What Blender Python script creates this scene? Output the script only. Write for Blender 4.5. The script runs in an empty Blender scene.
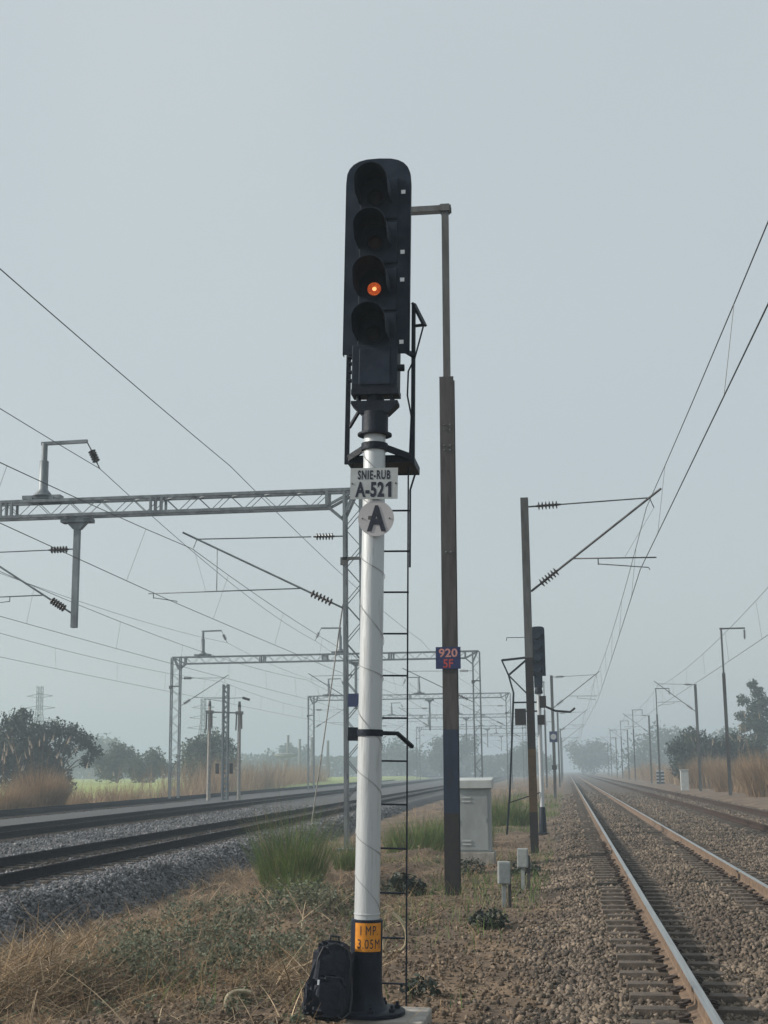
import bpy, math, random
import numpy as np
from mathutils import Vector, Matrix
random.seed(7)
rng = np.random.default_rng(11)
sc = bpy.context.scene
COL = sc.collection
PI = math.pi

# ------------------------------------------------------------------ camera
FPX, ROLL, CAM_H = 1350.0, 0.010, 1.57
def camera_axes():
    a, b = (567 - 384) / FPX, -(770 - 512) / FPX
    a, b = a * math.cos(ROLL) + b * math.sin(ROLL), -a * math.sin(ROLL) + b * math.cos(ROLL)
    th = math.atan(-b)
    psi = math.atan2(a, math.cos(th) - b * math.sin(th))
    F = Vector((-math.sin(psi) * math.cos(th), math.cos(psi) * math.cos(th), math.sin(th)))
    R0 = Vector((math.cos(psi), math.sin(psi), 0)); U0 = R0.cross(F)
    return (R0 * math.cos(ROLL) - U0 * math.sin(ROLL), U0 * math.cos(ROLL) + R0 * math.sin(ROLL), F)
CR, CU, CF = camera_axes()
cam = bpy.data.objects.new('camera', bpy.data.cameras.new('camera'))
COL.objects.link(cam)
cam.matrix_world = Matrix(((CR.x, CU.x, -CF.x, 0), (CR.y, CU.y, -CF.y, 0), (CR.z, CU.z, -CF.z, CAM_H), (0, 0, 0, 1)))
cam.data.sensor_fit = 'VERTICAL'; cam.data.sensor_height = 36.0
cam.data.lens = FPX / 1024 * 36.0
cam.data.clip_start = 0.1; cam.data.clip_end = 6000
sc.camera = cam

# ------------------------------------------------------------------ materials
def mat(name, c1, c2=None, rough=0.7, metal=0.0, scale=6.0, detail=6.0, bump=0.0, bscale=None, spec=0.4,
        island=0.0, transl=0.0, c3=None, stretch=None, lo=0.38, hi=0.62, coord='Object'):
    m = bpy.data.materials.new(name); m.use_nodes = True
    nt = m.node_tree; N = nt.nodes; L = nt.links
    b = N['Principled BSDF']
    b.inputs['Roughness'].default_value = rough; b.inputs['Metallic'].default_value = metal
    b.inputs['Specular IOR Level'].default_value = spec
    c2 = c2 or tuple(x * 0.72 for x in c1)
    tc = N.new('ShaderNodeTexCoord'); src = tc.outputs[coord]
    if stretch:
        mp = N.new('ShaderNodeMapping'); mp.inputs['Scale'].default_value = stretch
        L.new(src, mp.inputs['Vector']); src = mp.outputs['Vector']
    nz = N.new('ShaderNodeTexNoise'); nz.inputs['Scale'].default_value = scale
    nz.inputs['Detail'].default_value = detail; nz.inputs['Roughness'].default_value = 0.62
    L.new(src, nz.inputs['Vector'])
    rp = N.new('ShaderNodeValToRGB')
    rp.color_ramp.elements[0].position = lo; rp.color_ramp.elements[1].position = hi
    rp.color_ramp.elements[0].color = (*c2, 1); rp.color_ramp.elements[1].color = (*c1, 1)
    if c3:
        e = rp.color_ramp.elements.new(min(hi + 0.1, 0.98)); e.color = (*c3, 1)
    L.new(nz.outputs['Fac'], rp.inputs['Fac'])
    out = rp.outputs['Color']
    if island > 0:
        g = N.new('ShaderNodeNewGeometry')
        mr = N.new('ShaderNodeMapRange'); mr.inputs['To Min'].default_value = 1 - island; mr.inputs['To Max'].default_value = 1 + island
        L.new(g.outputs['Random Per Island'], mr.inputs['Value'])
        mx = N.new('ShaderNodeVectorMath'); mx.operation = 'SCALE'
        L.new(out, mx.inputs[0]); L.new(mr.outputs['Result'], mx.inputs['Scale']); out = mx.outputs['Vector']
    L.new(out, b.inputs['Base Color'])
    if bump > 0:
        n2 = N.new('ShaderNodeTexNoise'); n2.inputs['Scale'].default_value = bscale or scale * 4
        n2.inputs['Detail'].default_value = 5
        L.new(src, n2.inputs['Vector'])
        bp = N.new('ShaderNodeBump'); bp.inputs['Strength'].default_value = bump; bp.inputs['Distance'].default_value = 0.02
        L.new(n2.outputs['Fac'], bp.inputs['Height']); L.new(bp.outputs['Normal'], b.inputs['Normal'])
    if transl > 0:
        tr = N.new('ShaderNodeBsdfTranslucent'); L.new(out, tr.inputs['Color'])
        ms = N.new('ShaderNodeMixShader'); ms.inputs['Fac'].default_value = transl
        L.new(b.outputs['BSDF'], ms.inputs[1]); L.new(tr.outputs['BSDF'], ms.inputs[2])
        L.new(ms.outputs['Shader'], N['Material Output'].inputs['Surface'])
    return m

M = {}
M['white'] = mat('white_paint', (.49, .515, .53), (.27, .265, .255), .42, .3, scale=8, detail=9, bump=.15, bscale=45, stretch=(2.2, 2.2, .2), lo=.26, hi=.45)
M['black'] = mat('black_paint', (.012, .018, .030), (.007, .010, .017), .55, spec=.18, scale=9, bump=.25, bscale=50)
M['blackm'] = mat('black_sheet', (.020, .030, .046), (.009, .016, .029), .6, spec=.15, bump=.1, scale=5)
M['plate'] = mat('plate_white', (.43, .455, .47), (.36, .385, .39), .5, scale=8)
M['ink'] = mat('dark_lettering', (.018, .022, .04), rough=.6)
M['reflect'] = mat('white_marks', (.85, .87, .9), (.8, .82, .85), .4)
M['orange'] = mat('orange_plate', (.70, .27, .02), (.55, .2, .015), .55, scale=14)
M['galv'] = mat('galvanised_steel', (.21, .235, .25), (.12, .135, .145), .55, .35, scale=4, stretch=(1, 1, .25))
M['galv2'] = mat('weathered_steel', (.12, .122, .12), (.06, .057, .053), .65, .25, scale=3, stretch=(2, 2, .35))
M['rustbrown'] = mat('rusted_mast', (.075, .069, .066), (.038, .033, .031), .7, .15, scale=4, stretch=(2, 2, .3))
M['bluepaint'] = mat('blue_paint', (.016, .028, .058), (.010, .017, .034), .6, scale=5, stretch=(1, 1, .3))
M['tarpaint'] = mat('tar_paint', (.016, .015, .018), (.026, .021, .019), .7, scale=8)
M['ochre'] = mat('ochre_paint', (.085, .052, .025), (.05, .034, .02), .7, scale=5)
M['bluesign'] = mat('blue_sign', (.018, .030, .115), (.012, .02, .075), .5, scale=20)
M['pinkink'] = mat('faded_red_lettering', (.55, .28, .25), (.42, .18, .16), .6, scale=20)
M['redink'] = mat('red_lettering', (.45, .06, .05), (.32, .05, .04), .6)
M['insul'] = mat('brown_insulator', (.045, .03, .026), (.03, .02, .018), .3, scale=10)
M['wire'] = mat('wire_metal', (.05, .055, .058), (.035, .038, .04), .5, .4)
M['rust'] = mat('rail_rust', (.185, .125, .082), (.10, .068, .048), .8, scale=9, bump=.2, bscale=70)
M['rustmid'] = mat('rail_rust_brown', (.055, .034, .026), (.032, .022, .018), .85, spec=.1, scale=9)
M['rustdark'] = mat('rail_rust_dark', (.022, .020, .024), (.013, .012, .016), .9, spec=.05, scale=9)
M['railtop'] = mat('rail_running_surface', (.42, .42, .42), (.30, .29, .28), .32, .85, scale=5, stretch=(8, .2, 1))
M['conc'] = mat('sleeper_concrete', (.112, .090, .072), (.062, .05, .041), .9, scale=7, bump=.3, bscale=60, island=.12)
M['concl'] = mat('pale_concrete', (.33, .31, .28), (.23, .21, .19), .9, scale=7, bump=.3)
M['clip'] = mat('rusty_clip', (.045, .03, .024), (.025, .018, .016), .7, scale=20)
M['cab'] = mat('grey_cabinet', (.30, .325, .325), (.245, .265, .262), .5, scale=3, stretch=(1, 1, .4))
M['cabtop'] = mat('cabinet_roof', (.45, .47, .46), (.37, .39, .38), .5, scale=4)
M['boxg'] = mat('grey_box', (.31, .335, .33), (.24, .26, .255), .5, scale=10)
M['bag'] = mat('black_nylon', (.021, .025, .036), (.013, .016, .024), .75, spec=.2, scale=30, bump=.25, bscale=40)
M['bagtrim'] = mat('black_webbing', (.03, .032, .038), rough=.7)
M['pipe'] = mat('cream_conduit', (.40, .35, .24), (.24, .20, .13), .55, scale=14)
M['soil'] = mat('dry_soil', (.165, .112, .070), (.070, .050, .036), .95, scale=1.1, detail=12, bump=.9, bscale=9, c3=(.20, .145, .095))
M['ballR'] = mat('brown_ballast', (.115, .088, .066), (.035, .028, .022), .95, scale=17, detail=10, bump=1.0, bscale=20, lo=.40, hi=.60)
M['ballL'] = mat('grey_ballast', (.105, .105, .108), (.033, .033, .035), .95, scale=17, detail=10, bump=1.0, bscale=20, lo=.40, hi=.60)
M['stoneR'] = mat('brown_stone', (.165, .130, .098), (.085, .066, .052), .92, scale=.9, island=.6)
M['stoneL'] = mat('grey_stone', (.15, .15, .158), (.075, .077, .083), .9, scale=1.2, island=.75)
M['straw'] = mat('straw', (.34, .235, .135), (.11, .075, .045), .85, scale=3, island=.4, transl=.25)
M['stalk'] = mat('dry_stalk', (.45, .345, .225), (.11, .078, .05), .85, scale=2, island=.6, transl=.1)
M['litter'] = mat('dead_leaf', (.22, .165, .12), (.09, .064, .046), .9, scale=5, island=.5, transl=.15)
M['weed'] = mat('grey_green_leaf', (.155, .175, .12), (.07, .085, .055), .75, scale=4, island=.4, transl=.25)
M['darkweed'] = mat('dark_green_leaf', (.032, .045, .030), (.02, .028, .022), .6, scale=6, island=.4, transl=.2)
M['grass'] = mat('green_grass', (.125, .185, .05), (.06, .105, .03), .75, scale=3, island=.35, transl=.3)
M['reed'] = mat('dry_reed', (.36, .245, .14), (.20, .135, .08), .85, scale=.35, island=.3, transl=.3, coord='Object')
M['reedp'] = mat('reed_plume', (.48, .42, .34), (.36, .30, .24), .9, island=.3, transl=.4)
M['bark'] = mat('bark', (.10, .08, .06), (.06, .048, .036), .9, scale=4, bump=.5)
M['leafA'] = mat('tree_leaf_dark', (.034, .050, .032), (.022, .034, .022), .65, scale=.6, island=.25, transl=.25)
M['leafB'] = mat('tree_leaf_mid', (.066, .092, .052), (.045, .064, .038), .65, scale=.6, island=.25, transl=.3)
M['field'] = mat('crop_green', (.30, .34, .11), (.21, .26, .08), .9, scale=.4, detail=8)
M['building'] = mat('grey_wall', (.2, .2, .19), rough=.9)

# ------------------------------------------------------------------ mesh builder
class MB:
    def __init__(s): s.v = []; s.f = []; s.m = []; s.sm = []
    def add(s, V, Fc, mi=0, smooth=False):
        o = len(s.v); s.v += [tuple(p) for p in V]
        for q in Fc: s.f.append([i + o for i in q]); s.m.append(mi); s.sm.append(smooth)
        return s
    def box(s, c, d, rot=None, mi=0):
        x, y, z = d[0] / 2, d[1] / 2, d[2] / 2
        V = [Vector((sx * x, sy * y, sz * z)) for sz in (-1, 1) for sy in (-1, 1) for sx in (-1, 1)]
        if rot is not None: V = [rot @ p for p in V]
        c = Vector(c)
        return s.add([p + c for p in V], [(0, 2, 3, 1), (4, 5, 7, 6), (0, 1, 5, 4), (2, 6, 7, 3), (0, 4, 6, 2), (1, 3, 7, 5)], mi)
    def bar(s, a, b, w, h=None, mi=0):
        a = Vector(a); b = Vector(b); d = b - a
        if d.length < 1e-6: return s
        q = d.to_track_quat('Y', 'Z').to_matrix()
        return s.box((a + b) / 2, (w, d.length, h or w), q, mi)
    def tube(s, P, r, n=6, mi=0, cap=True):
        P = [Vector(p) for p in P]; V = []; Fc = []
        R = r if isinstance(r, (list, tuple)) else [r] * len(P)
        up = None
        for i, p in enumerate(P):
            t = (P[min(i + 1, len(P) - 1)] - P[max(i - 1, 0)]).normalized()
            if up is None: up = Vector((0, 0, 1)) if abs(t.z) < .9 else Vector((0, 1, 0))
            u = t.cross(up)
            if u.length < 1e-4: u = t.cross(Vector((1, 0, 0)))
            u.normalize(); w = u.cross(t).normalized(); up = w
            for k in range(n):
                a = 2 * PI * k / n; V.append(p + (u * math.cos(a) + w * math.sin(a)) * R[i])
        for i in range(len(P) - 1):
            for k in range(n):
                a = i * n + k; b = i * n + (k + 1) % n; Fc.append((a, a + n, b + n, b))
        if cap:
            Fc.append(tuple(range(n))); Fc.append(tuple(range((len(P) - 1) * n + n - 1, (len(P) - 1) * n - 1, -1)))
        return s.add(V, Fc, mi, n > 4)
    def lathe(s, prof, c=(0, 0, 0), n=28, mi=0, axis='Z', smooth=True):
        V = []; Fc = []; c = Vector(c)
        for r, z in prof:
            for k in range(n):
                a = 2 * PI * k / n; p = (r * math.cos(a), r * math.sin(a), z)
                if axis == 'Y': p = (p[0], p[2], p[1])
                if axis == 'X': p = (p[2], p[0], p[1])
                V.append(c + Vector(p))
        for i in range(len(prof) - 1):
            for k in range(n):
                a = i * n + k; b = i * n + (k + 1) % n; Fc.append((a, b, b + n, a + n))
        Fc.append(tuple(range(n - 1, -1, -1))); Fc.append(tuple((len(prof) - 1) * n + k for k in range(n)))
        return s.add(V, Fc, mi, smooth)
    def prism(s, poly, y0, y1, mi=0):      # polygon in XZ, extruded along Y
        n = len(poly)
        V = [(x, y0, z) for x, z in poly] + [(x, y1, z) for x, z in poly]
        Fc = [tuple(range(n)), tuple(range(2 * n - 1, n - 1, -1))] + [(i, i + n, (i + 1) % n + n, (i + 1) % n) for i in range(n)]
        return s.add(V, Fc, mi)
    def build(s, name, m, parent=None, loc=None, bevel=0.0):
        me = bpy.data.meshes.new(name); me.from_pydata(s.v, [], s.f)
        ms = m if isinstance(m, (list, tuple)) else [m]
        for x in ms: me.materials.append(x)
        me.polygons.foreach_set('material_index', s.m); me.polygons.foreach_set('use_smooth', s.sm)
        me.update()
        o = bpy.data.objects.new(name, me); COL.objects.link(o)
        if parent: o.parent = parent
        if loc: o.location = loc
        if bevel > 0:
            bv = o.modifiers.new('bevel', 'BEVEL'); bv.width = bevel; bv.segments = 2; bv.limit_method = 'ANGLE'
        if any(s.sm): sharpen(me)
        return o
def sharpen(me, ang=0.7):
    import bmesh
    bm = bmesh.new(); bm.from_mesh(me)
    bmesh.ops.recalc_face_normals(bm, faces=bm.faces)
    for e in bm.edges:
        if len(e.link_faces) == 2 and e.calc_face_angle(0) > ang: e.smooth = False
    bm.to_mesh(me); bm.free()

def tag(o, label=None, cat=None, group=None, kind=None):
    if label: o['label'] = label
    if cat: o['category'] = cat
    if group: o['group'] = group
    if kind: o['kind'] = kind
    return o
def thing(name, label, cat, loc=(0, 0, 0), group=None, rot=None):
    o = bpy.data.objects.new(name, None); COL.objects.link(o); o.location = loc
    o.empty_display_size = .2
    if rot: o.rotation_euler = rot
    return tag(o, label, cat, group)
def link_copy(src, parent, loc=None):
    c = src.copy(); COL.objects.link(c); c.parent = parent
    if loc is not None: c.location = loc
    return c
def np_mesh(name, V, Fidx, nper, m, parent=None, smooth=False):
    """fast mesh from numpy: V (n,3), Fidx flat loops, nper verts per face (array)"""
    me = bpy.data.meshes.new(name)
    me.vertices.add(len(V)); me.vertices.foreach_set('co', np.asarray(V, np.float32).ravel())
    me.loops.add(len(Fidx)); me.loops.foreach_set('vertex_index', np.asarray(Fidx, np.int32).ravel())
    nper = np.asarray(nper, np.int32); st = np.concatenate(([0], np.cumsum(nper)[:-1])).astype(np.int32)
    me.polygons.add(len(nper)); me.polygons.foreach_set('loop_start', st)
    me.materials.append(m)
    me.update(calc_edges=True)
    if smooth: me.polygons.foreach_set('use_smooth', np.ones(len(nper), bool))
    me.validate()
    o = bpy.data.objects.new(name, me); COL.objects.link(o)
    if parent: o.parent = parent
    return o
def text_mesh(name, txt, w, h, m, parent, center, bold=.02, bend=None, space=1.0):
    """flat lettering in the XZ plane facing -Y, fitted to w x h"""
    cu = bpy.data.curves.new(name, 'FONT'); cu.body = txt; cu.size = 1; cu.offset = bold; cu.resolution_u = 3; cu.space_character = space
    t = bpy.data.objects.new(name, cu); COL.objects.link(t)
    dg = bpy.context.evaluated_depsgraph_get(); me = bpy.data.meshes.new_from_object(t.evaluated_get(dg))
    bpy.data.objects.remove(t)
    n = len(me.vertices); co = np.zeros(n * 3, np.float32); me.vertices.foreach_get('co', co); co = co.reshape(-1, 3)
    lo = co.min(0); hi = co.max(0)
    x = (co[:, 0] - (lo[0] + hi[0]) / 2) / (hi[0] - lo[0]) * w
    z = (co[:, 1] - (lo[1] + hi[1]) / 2) / (hi[1] - lo[1]) * h
    if bend:
        r, a0 = bend; a = a0 + x / r
        P = np.stack([center[0] + r * np.sin(a), center[1] - r * np.cos(a), center[2] + z], 1)
    else:
        P = np.stack([center[0] + x, np.full(n, center[1]), center[2] + z], 1)
    me.vertices.foreach_set('co', P.astype(np.float32).ravel()); me.materials.clear(); me.materials.append(m); me.name = name
    me.update()
    o = bpy.data.objects.new(name, me); COL.objects.link(o); o.parent = parent
    return o

# value noise on the plane, for heights and densities
_tab = np.random.default_rng(3).random((256, 256))
def vnoise(x, y, s):
    x = np.asarray(x, float) * s + 57.3; y = np.asarray(y, float) * s + 91.7
    xi = np.floor(x).astype(int); yi = np.floor(y).astype(int); fx = x - xi; fy = y - yi
    fx = fx * fx * (3 - 2 * fx); fy = fy * fy * (3 - 2 * fy)
    g = lambda i, j: _tab[i % 256, j % 256]
    return (g(xi, yi) * (1 - fx) + g(xi + 1, yi) * fx) * (1 - fy) + (g(xi, yi + 1) * (1 - fx) + g(xi + 1, yi + 1) * fx) * fy
def sstep(a, b, x): t = np.clip((x - a) / (b - a), 0, 1); return t * t * (3 - 2 * t)

# ------------------------------------------------------------------ the lie of the land
def xa(Y): return -9.55 - .022 * Y          # centre line, nearest left track
def xb(Y): return -15.2 - .040 * Y
def xc(Y): return -22.2 - .048 * Y
TR1, TR2, GAUGE = 1.76, 6.34, 1.676
def ground_z(X, Y, fine=True):
    X = np.asarray(X, float); Y = np.asarray(Y, float)
    toe = xa(Y) + 2.9
    z = -.27 - .10 * sstep(10, 30, Y) + 0 * X
    z = z + (-.62 + .30 - .05) * sstep(0, 1, (-3.0 - X) / np.maximum(-3.0 - toe, .5)) * (1 - .5 * sstep(30, 70, Y))
    left = sstep(0, 3, (xc(Y) - 3.5) - X)
    z = z * (1 - left) + (-.85) * left
    right = sstep(8.6, 11, X)
    z = z * (1 - right) + (-.12) * right
    z = z + .05 * (vnoise(X, Y, .7) - .5) + .05 * (vnoise(X, Y, 2.1) - .5)
    z = z + .16 * sstep(.5, .85, vnoise(X + 3, Y, .75)) * sstep(-2.2, -3.4, X) * sstep(3.4, 4.4, X - xa(Y))
    if fine: z = z + .085 * (vnoise(X, Y, 3.1) - .5) * sstep(-1.0, -1.9, X) + .04 * (vnoise(X, Y, 4.1) - .5) + .025 * (vnoise(X, Y, 6.3) - .5) + .018 * (vnoise(X, Y, 15.) - .5)
    return z
def grid_sheet(name, xs, ys, zf, m, kind='structure', xf=None):
    X, Y = np.meshgrid(xs, ys)
    if xf is not None: X = xf(X, Y)
    Z = zf(X, Y); V = np.stack([X, Y, Z], -1).reshape(-1, 3)
    nx, ny = len(xs), len(ys)
    i = (np.arange(ny - 1)[:, None] * nx + np.arange(nx - 1)[None, :]).ravel()
    Fq = np.stack([i, i + 1, i + nx + 1, i + nx], 1)
    o = np_mesh(name, V, Fq.ravel(), np.full(len(Fq), 4), m, smooth=True)
    return tag(o, kind=kind)
def spaced(a, b, segs):  # list of (until, step)
    out = [a]
    for until, st in segs:
        while out[-1] < until: out.append(out[-1] + st)
    return np.array(out)
xs = np.concatenate([np.array([-1200, -700, -400, -250, -170, -120, -90, -70, -55, -45, -38]), spaced(-34, 0, [(-11, .8), (-7.2, .25), (1.0, .05), (12, .7)]), np.array([15, 19, 25, 34, 50, 80, 130, 250, 500, 1000])])
ys = np.concatenate([np.array([-60, -30, -12]), spaced(-2, 0, [(8, .5), (22, .07), (40, .16), (90, .8), (200, 4), (420, 20)]), np.array([520, 700, 1000, 1400])])
grid_sheet('ground', xs, ys, ground_z, M['soil'])

def bed_noise(X, Y): return .03 * (vnoise(X, Y, 3.) - .5) + .035 * (vnoise(X, Y, 9.) - .5) + .02 * (vnoise(X, Y, 22.) - .5)
def zr(X, Y):
    z = -.235 - .22 * sstep(.30, -.85, X - .25 * (vnoise(X, Y, .8) - .5)) - .3 * sstep(8.3, 9.3, X)
    for c in (TR1, TR2): z = z + .045 * np.exp(-((X - c - .1) / .38) ** 4) * (.5 + vnoise(X, Y, .5))
    return z + bed_noise(X, Y)
xs = spaced(-1.15, 0, [(4.2, .05), (9.4, .25)])
ys = spaced(2, 0, [(8, .3), (24, .06), (50, .2), (120, 1.0), (900, 8)])
grid_sheet('ballast_bed', xs, ys, zr, M['ballR'])
def zl(X, Y):
    o = X - xa(Y)
    z = -.235 - .62 * sstep(1.75, 2.95, o + .3 * (vnoise(X, Y, .9) - .5))
    z = z - .7 * sstep(0, 1.6, (xc(Y) - 1.7) - X)
    return z + bed_noise(X, Y)
us = np.concatenate([np.linspace(0, .72, 60), np.linspace(.73, 1, 75)])
def xleft(u, Y): return (xc(Y) - 3.6) * (1 - u) + (xa(Y) + 3.4) * u
ys = spaced(2, 0, [(12, .4), (40, .08), (70, .3), (160, 1.5), (900, 10)])
grid_sheet('ballast_bed', us, ys, zl, M['ballL'], xf=xleft)
# crop field beyond the left tracks: standing crop with its own height
fx = np.concatenate([spaced(-230, 0, [(-34, 3.0)])]); fy = spaced(138, 0, [(170, 2.0), (340, 8)])
f = grid_sheet('field', fx, fy, lambda X, Y: .42 + .3 * (vnoise(X, Y, .6) - .5) - 1.5 * (sstep(-36, -33, X) + sstep(141, 137, Y)), M['field'])

# ------------------------------------------------------------------ stones
def rock():        # a block with its corners knocked about: crushed stone
    V = np.array([(x, y, z) for z in (-1, 1) for y in (-1, 1) for x in (-1, 1)], float) * .68
    Fc = np.array([(0, 2, 3), (0, 3, 1), (4, 5, 7), (4, 7, 6), (0, 1, 5), (0, 5, 4), (2, 6, 7), (2, 7, 3), (0, 4, 6), (0, 6, 2), (1, 3, 7), (1, 7, 5)])
    return V, Fc
def stones(name, X, Y, Z, size, m, label):
    n = len(X); V0, F0 = rock()
    jit = rng.uniform(-.42, .42, (n, 8, 3))
    P = (V0[None] + jit) * np.stack([1 + .7 * (rng.random(n) - .5), 1 + .7 * (rng.random(n) - .5), .55 + .45 * rng.random(n)], 1)[:, None, :]
    q = rng.normal(size=(n, 4)); q[:, 1:3] *= .8; q /= np.linalg.norm(q, axis=1, keepdims=True)
    w, x, y, z = q.T
    R = np.stack([1 - 2 * (y * y + z * z), 2 * (x * y - z * w), 2 * (x * z + y * w), 2 * (x * y + z * w), 1 - 2 * (x * x + z * z), 2 * (y * z - x * w), 2 * (x * z - y * w), 2 * (y * z + x * w), 1 - 2 * (x * x + y * y)], 1).reshape(n, 3, 3)
    P = np.einsum('nij,nkj->nki', R, P) * size[:, None, None]
    P = P + np.stack([X, Y, Z], 1)[:, None, :]
    Fi = (F0[None] + 8 * np.arange(n)[:, None, None]).reshape(-1)
    o = np_mesh(name, P.reshape(-1, 3), Fi, np.full(n * 12, 3), m)
    return tag(o, label, 'ballast', kind='stuff')
def ysamp(n, y0, y1, k=1.6):      # more samples close by
    u = rng.random(n); a = y0 ** (1 - k); b = y1 ** (1 - k); return (a + (b - a) * u) ** (1 / (1 - k))
n = 200000
Y = ysamp(n, 7.5, 110); X = rng.uniform(-1.5, 8.8, n)
keep = (rng.random(n) < np.where(X < -.1, .02 * (X > -1.3) + np.clip((X + .72 + .5 * (vnoise(X, Y, .9) - .5)) / .65, 0, 1) ** 2, 1))
keep &= ~((X > 3.4) & (Y < 14)) & ~((X > 6.6) & (Y < 26)) & (rng.random(n) < 1 - .8 * sstep(45, 105, Y))
X, Y = X[keep], Y[keep]; sz = (rng.uniform(.010, .022, len(X)) + .016 * rng.random(len(X)) ** 3) * (1 + .5 * sstep(14, 50, Y) + .7 * sstep(50, 110, Y))
stones('ballast_stones', X, Y, np.maximum(zr(X, Y), ground_z(X, Y)) + sz * .25, sz, M['stoneR'], 'loose brown crushed stone covering the bed of the right hand tracks')
n = 110000
Y = ysamp(n, 13, 75, 1.4); o = np.where(rng.random(n) < .62, rng.uniform(.9, 3.5, n), rng.uniform(-8, 1.0, n)); X = xa(Y) + o
keep = rng.random(n) < np.where(o > 2.7, np.clip((3.5 - o) / .8, 0, 1), 1)
X, Y = X[keep], Y[keep]; sz = (rng.uniform(.014, .028, len(X)) + .016 * rng.random(len(X)) ** 3) * (1 + .3 * sstep(18, 60, Y))
stones('ballast_stones', X, Y, zl(X, Y) + sz * .25, sz, M['stoneL'], 'loose grey crushed stone on the shoulder of the left hand tracks')
n = 15000
Y = ysamp(n, 8, 36); X = rng.uniform(-3.6, -.3, n); sz = rng.uniform(.005, .012, n) + .022 * rng.random(n) ** 4
stones('soil_clods', X, Y, ground_z(X, Y) + sz * .2, sz, mat('clod', (.165, .12, .082), (.085, .064, .046), .95, island=.35), 'small brown clods and pebbles lying on the bare earth path')['category'] = 'soil'

# ------------------------------------------------------------------ ribbons: grass blades, straws, leaves
def blades(name, base, heading, length, width, lean, droop, m, parent=None, segs=4, plume=None):
    """base (n,3); lean = angle from vertical at the root, droop = added lean at the tip"""
    n = len(base); P = np.array(base, float); d = np.stack([np.cos(heading), np.sin(heading)], 1)
    side = np.stack([-np.sin(heading), np.cos(heading), np.zeros(n)], 1)
    roll = rng.uniform(-1.2, 1.2, n); V = []
    p = P.copy()
    for i in range(segs + 1):
        t = i / segs; w = width * (1 - t) ** .6 * .5 if plume is None else width * .5 * (1 - .5 * t)
        if i == segs and plume is None: w = width * .03
        sd = side * np.cos(roll)[:, None] + np.stack([d[:, 0], d[:, 1], np.zeros(n)], 1) * np.sin(roll)[:, None]
        V.append(p - sd * np.reshape(w, (-1, 1))); V.append(p + sd * np.reshape(w, (-1, 1)))
        a = lean + droop * (t + .5 / segs)
        st = (length / segs)[:, None] * np.stack([np.sin(a) * d[:, 0], np.sin(a) * d[:, 1], np.cos(a)], 1)
        p = p + st
    V = np.stack(V, 1).reshape(-1, 3); k = 2 * (segs + 1)
    f1 = np.array([(2 * i, 2 * i + 1, 2 * i + 3, 2 * i + 2) for i in range(segs)])
    Fi = (f1[None] + k * np.arange(n)[:, None, None]).reshape(-1)
    return np_mesh(name, V, Fi, np.full(n * segs, 4), m, parent)
def leaves(name, C, size, m, parent=None, flat=.35, aspect=.55, up=None):
    """pointed leaf faces: two bent quads each"""
    n = len(C); nrm = rng.normal(size=(n, 3)); nrm[:, 2] = np.abs(nrm[:, 2]) + flat; nrm /= np.linalg.norm(nrm, axis=1, keepdims=True)
    t = rng.normal(size=(n, 3)); t -= nrm * (t * nrm).sum(1, keepdims=True); t /= np.linalg.norm(t, axis=1, keepdims=True)
    b = np.cross(nrm, t); s = np.reshape(size, (-1, 1))
    c = np.asarray(C, float)
    V = np.stack([c - t * s, c + b * s * aspect - t * s * .1 + nrm * s * .15, c + t * s, c - b * s * aspect - t * s * .1 + nrm * s * .15], 1).reshape(-1, 3)
    f1 = np.array([(0, 1, 2), (0, 2, 3)]); Fi = (f1[None] + 4 * np.arange(n)[:, None, None]).reshape(-1)
    return np_mesh(name, V, Fi, np.full(2 * n, 3), m, parent)

# patches on the verge: heaps of straw, leafy weeds, leaf litter
def patches(X, Y, L):
    d = 0 * X
    for px, py, rx, ry, a in L: d = np.maximum(d, a * np.exp(-(((X - px) / rx) ** 2 + ((Y - py) / ry) ** 2) ** 1.5))
    return d
STRAW = [(-5.1, 13.0, .75, 1.0, 1), (-4.7, 11.6, .8, .9, 1), (-5.5, 16.2, .6, .9, .9), (-4.9, 16.9, .45, 1.0, .8), (-8.0, 30, .8, 1.6, .7), (-6.9, 28.3, .7, 1.8, .8), (-2.5, 12.2, .4, .7, .5), (-5.0, 24, .5, 2.0, .5)]
WEED = [(-4.1, 12.0, .42, .6, 1), (-4.2, 14.5, .7, .9, 1), (-4.0, 16.8, .6, 1.2, 1), (-5.9, 15.4, .35, .7, .7), (-3.3, 12.5, .45, .7, .6), (-3.0, 13.4, .6, .9, .8), (-4.25, 13.1, .4, .5, .8), (-3.6, 17.8, .6, 1.3, .9), (-5.3, 19.5, .6, 1.5, .9), (-2.6, 15.5, .4, 1.0, .5)]
LITTER = [(-1.6, 13.5, .5, 1.6, .45), (-1.9, 18.5, .6, 2.0, .6), (-2.9, 24, .7, 2.5, .7), (-4.0, 21.9, .7, 2.0, 1), (-5.5, 28.3, .6, 2.0, .7), (-4.2, 25.5, .7, 2.0, 1), (-2.6, 12.4, .6, .9, .5), (-3.2, 19.0, .6, 1.5, .8), (-2.3, 17, .5, 2, .6)]
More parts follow.
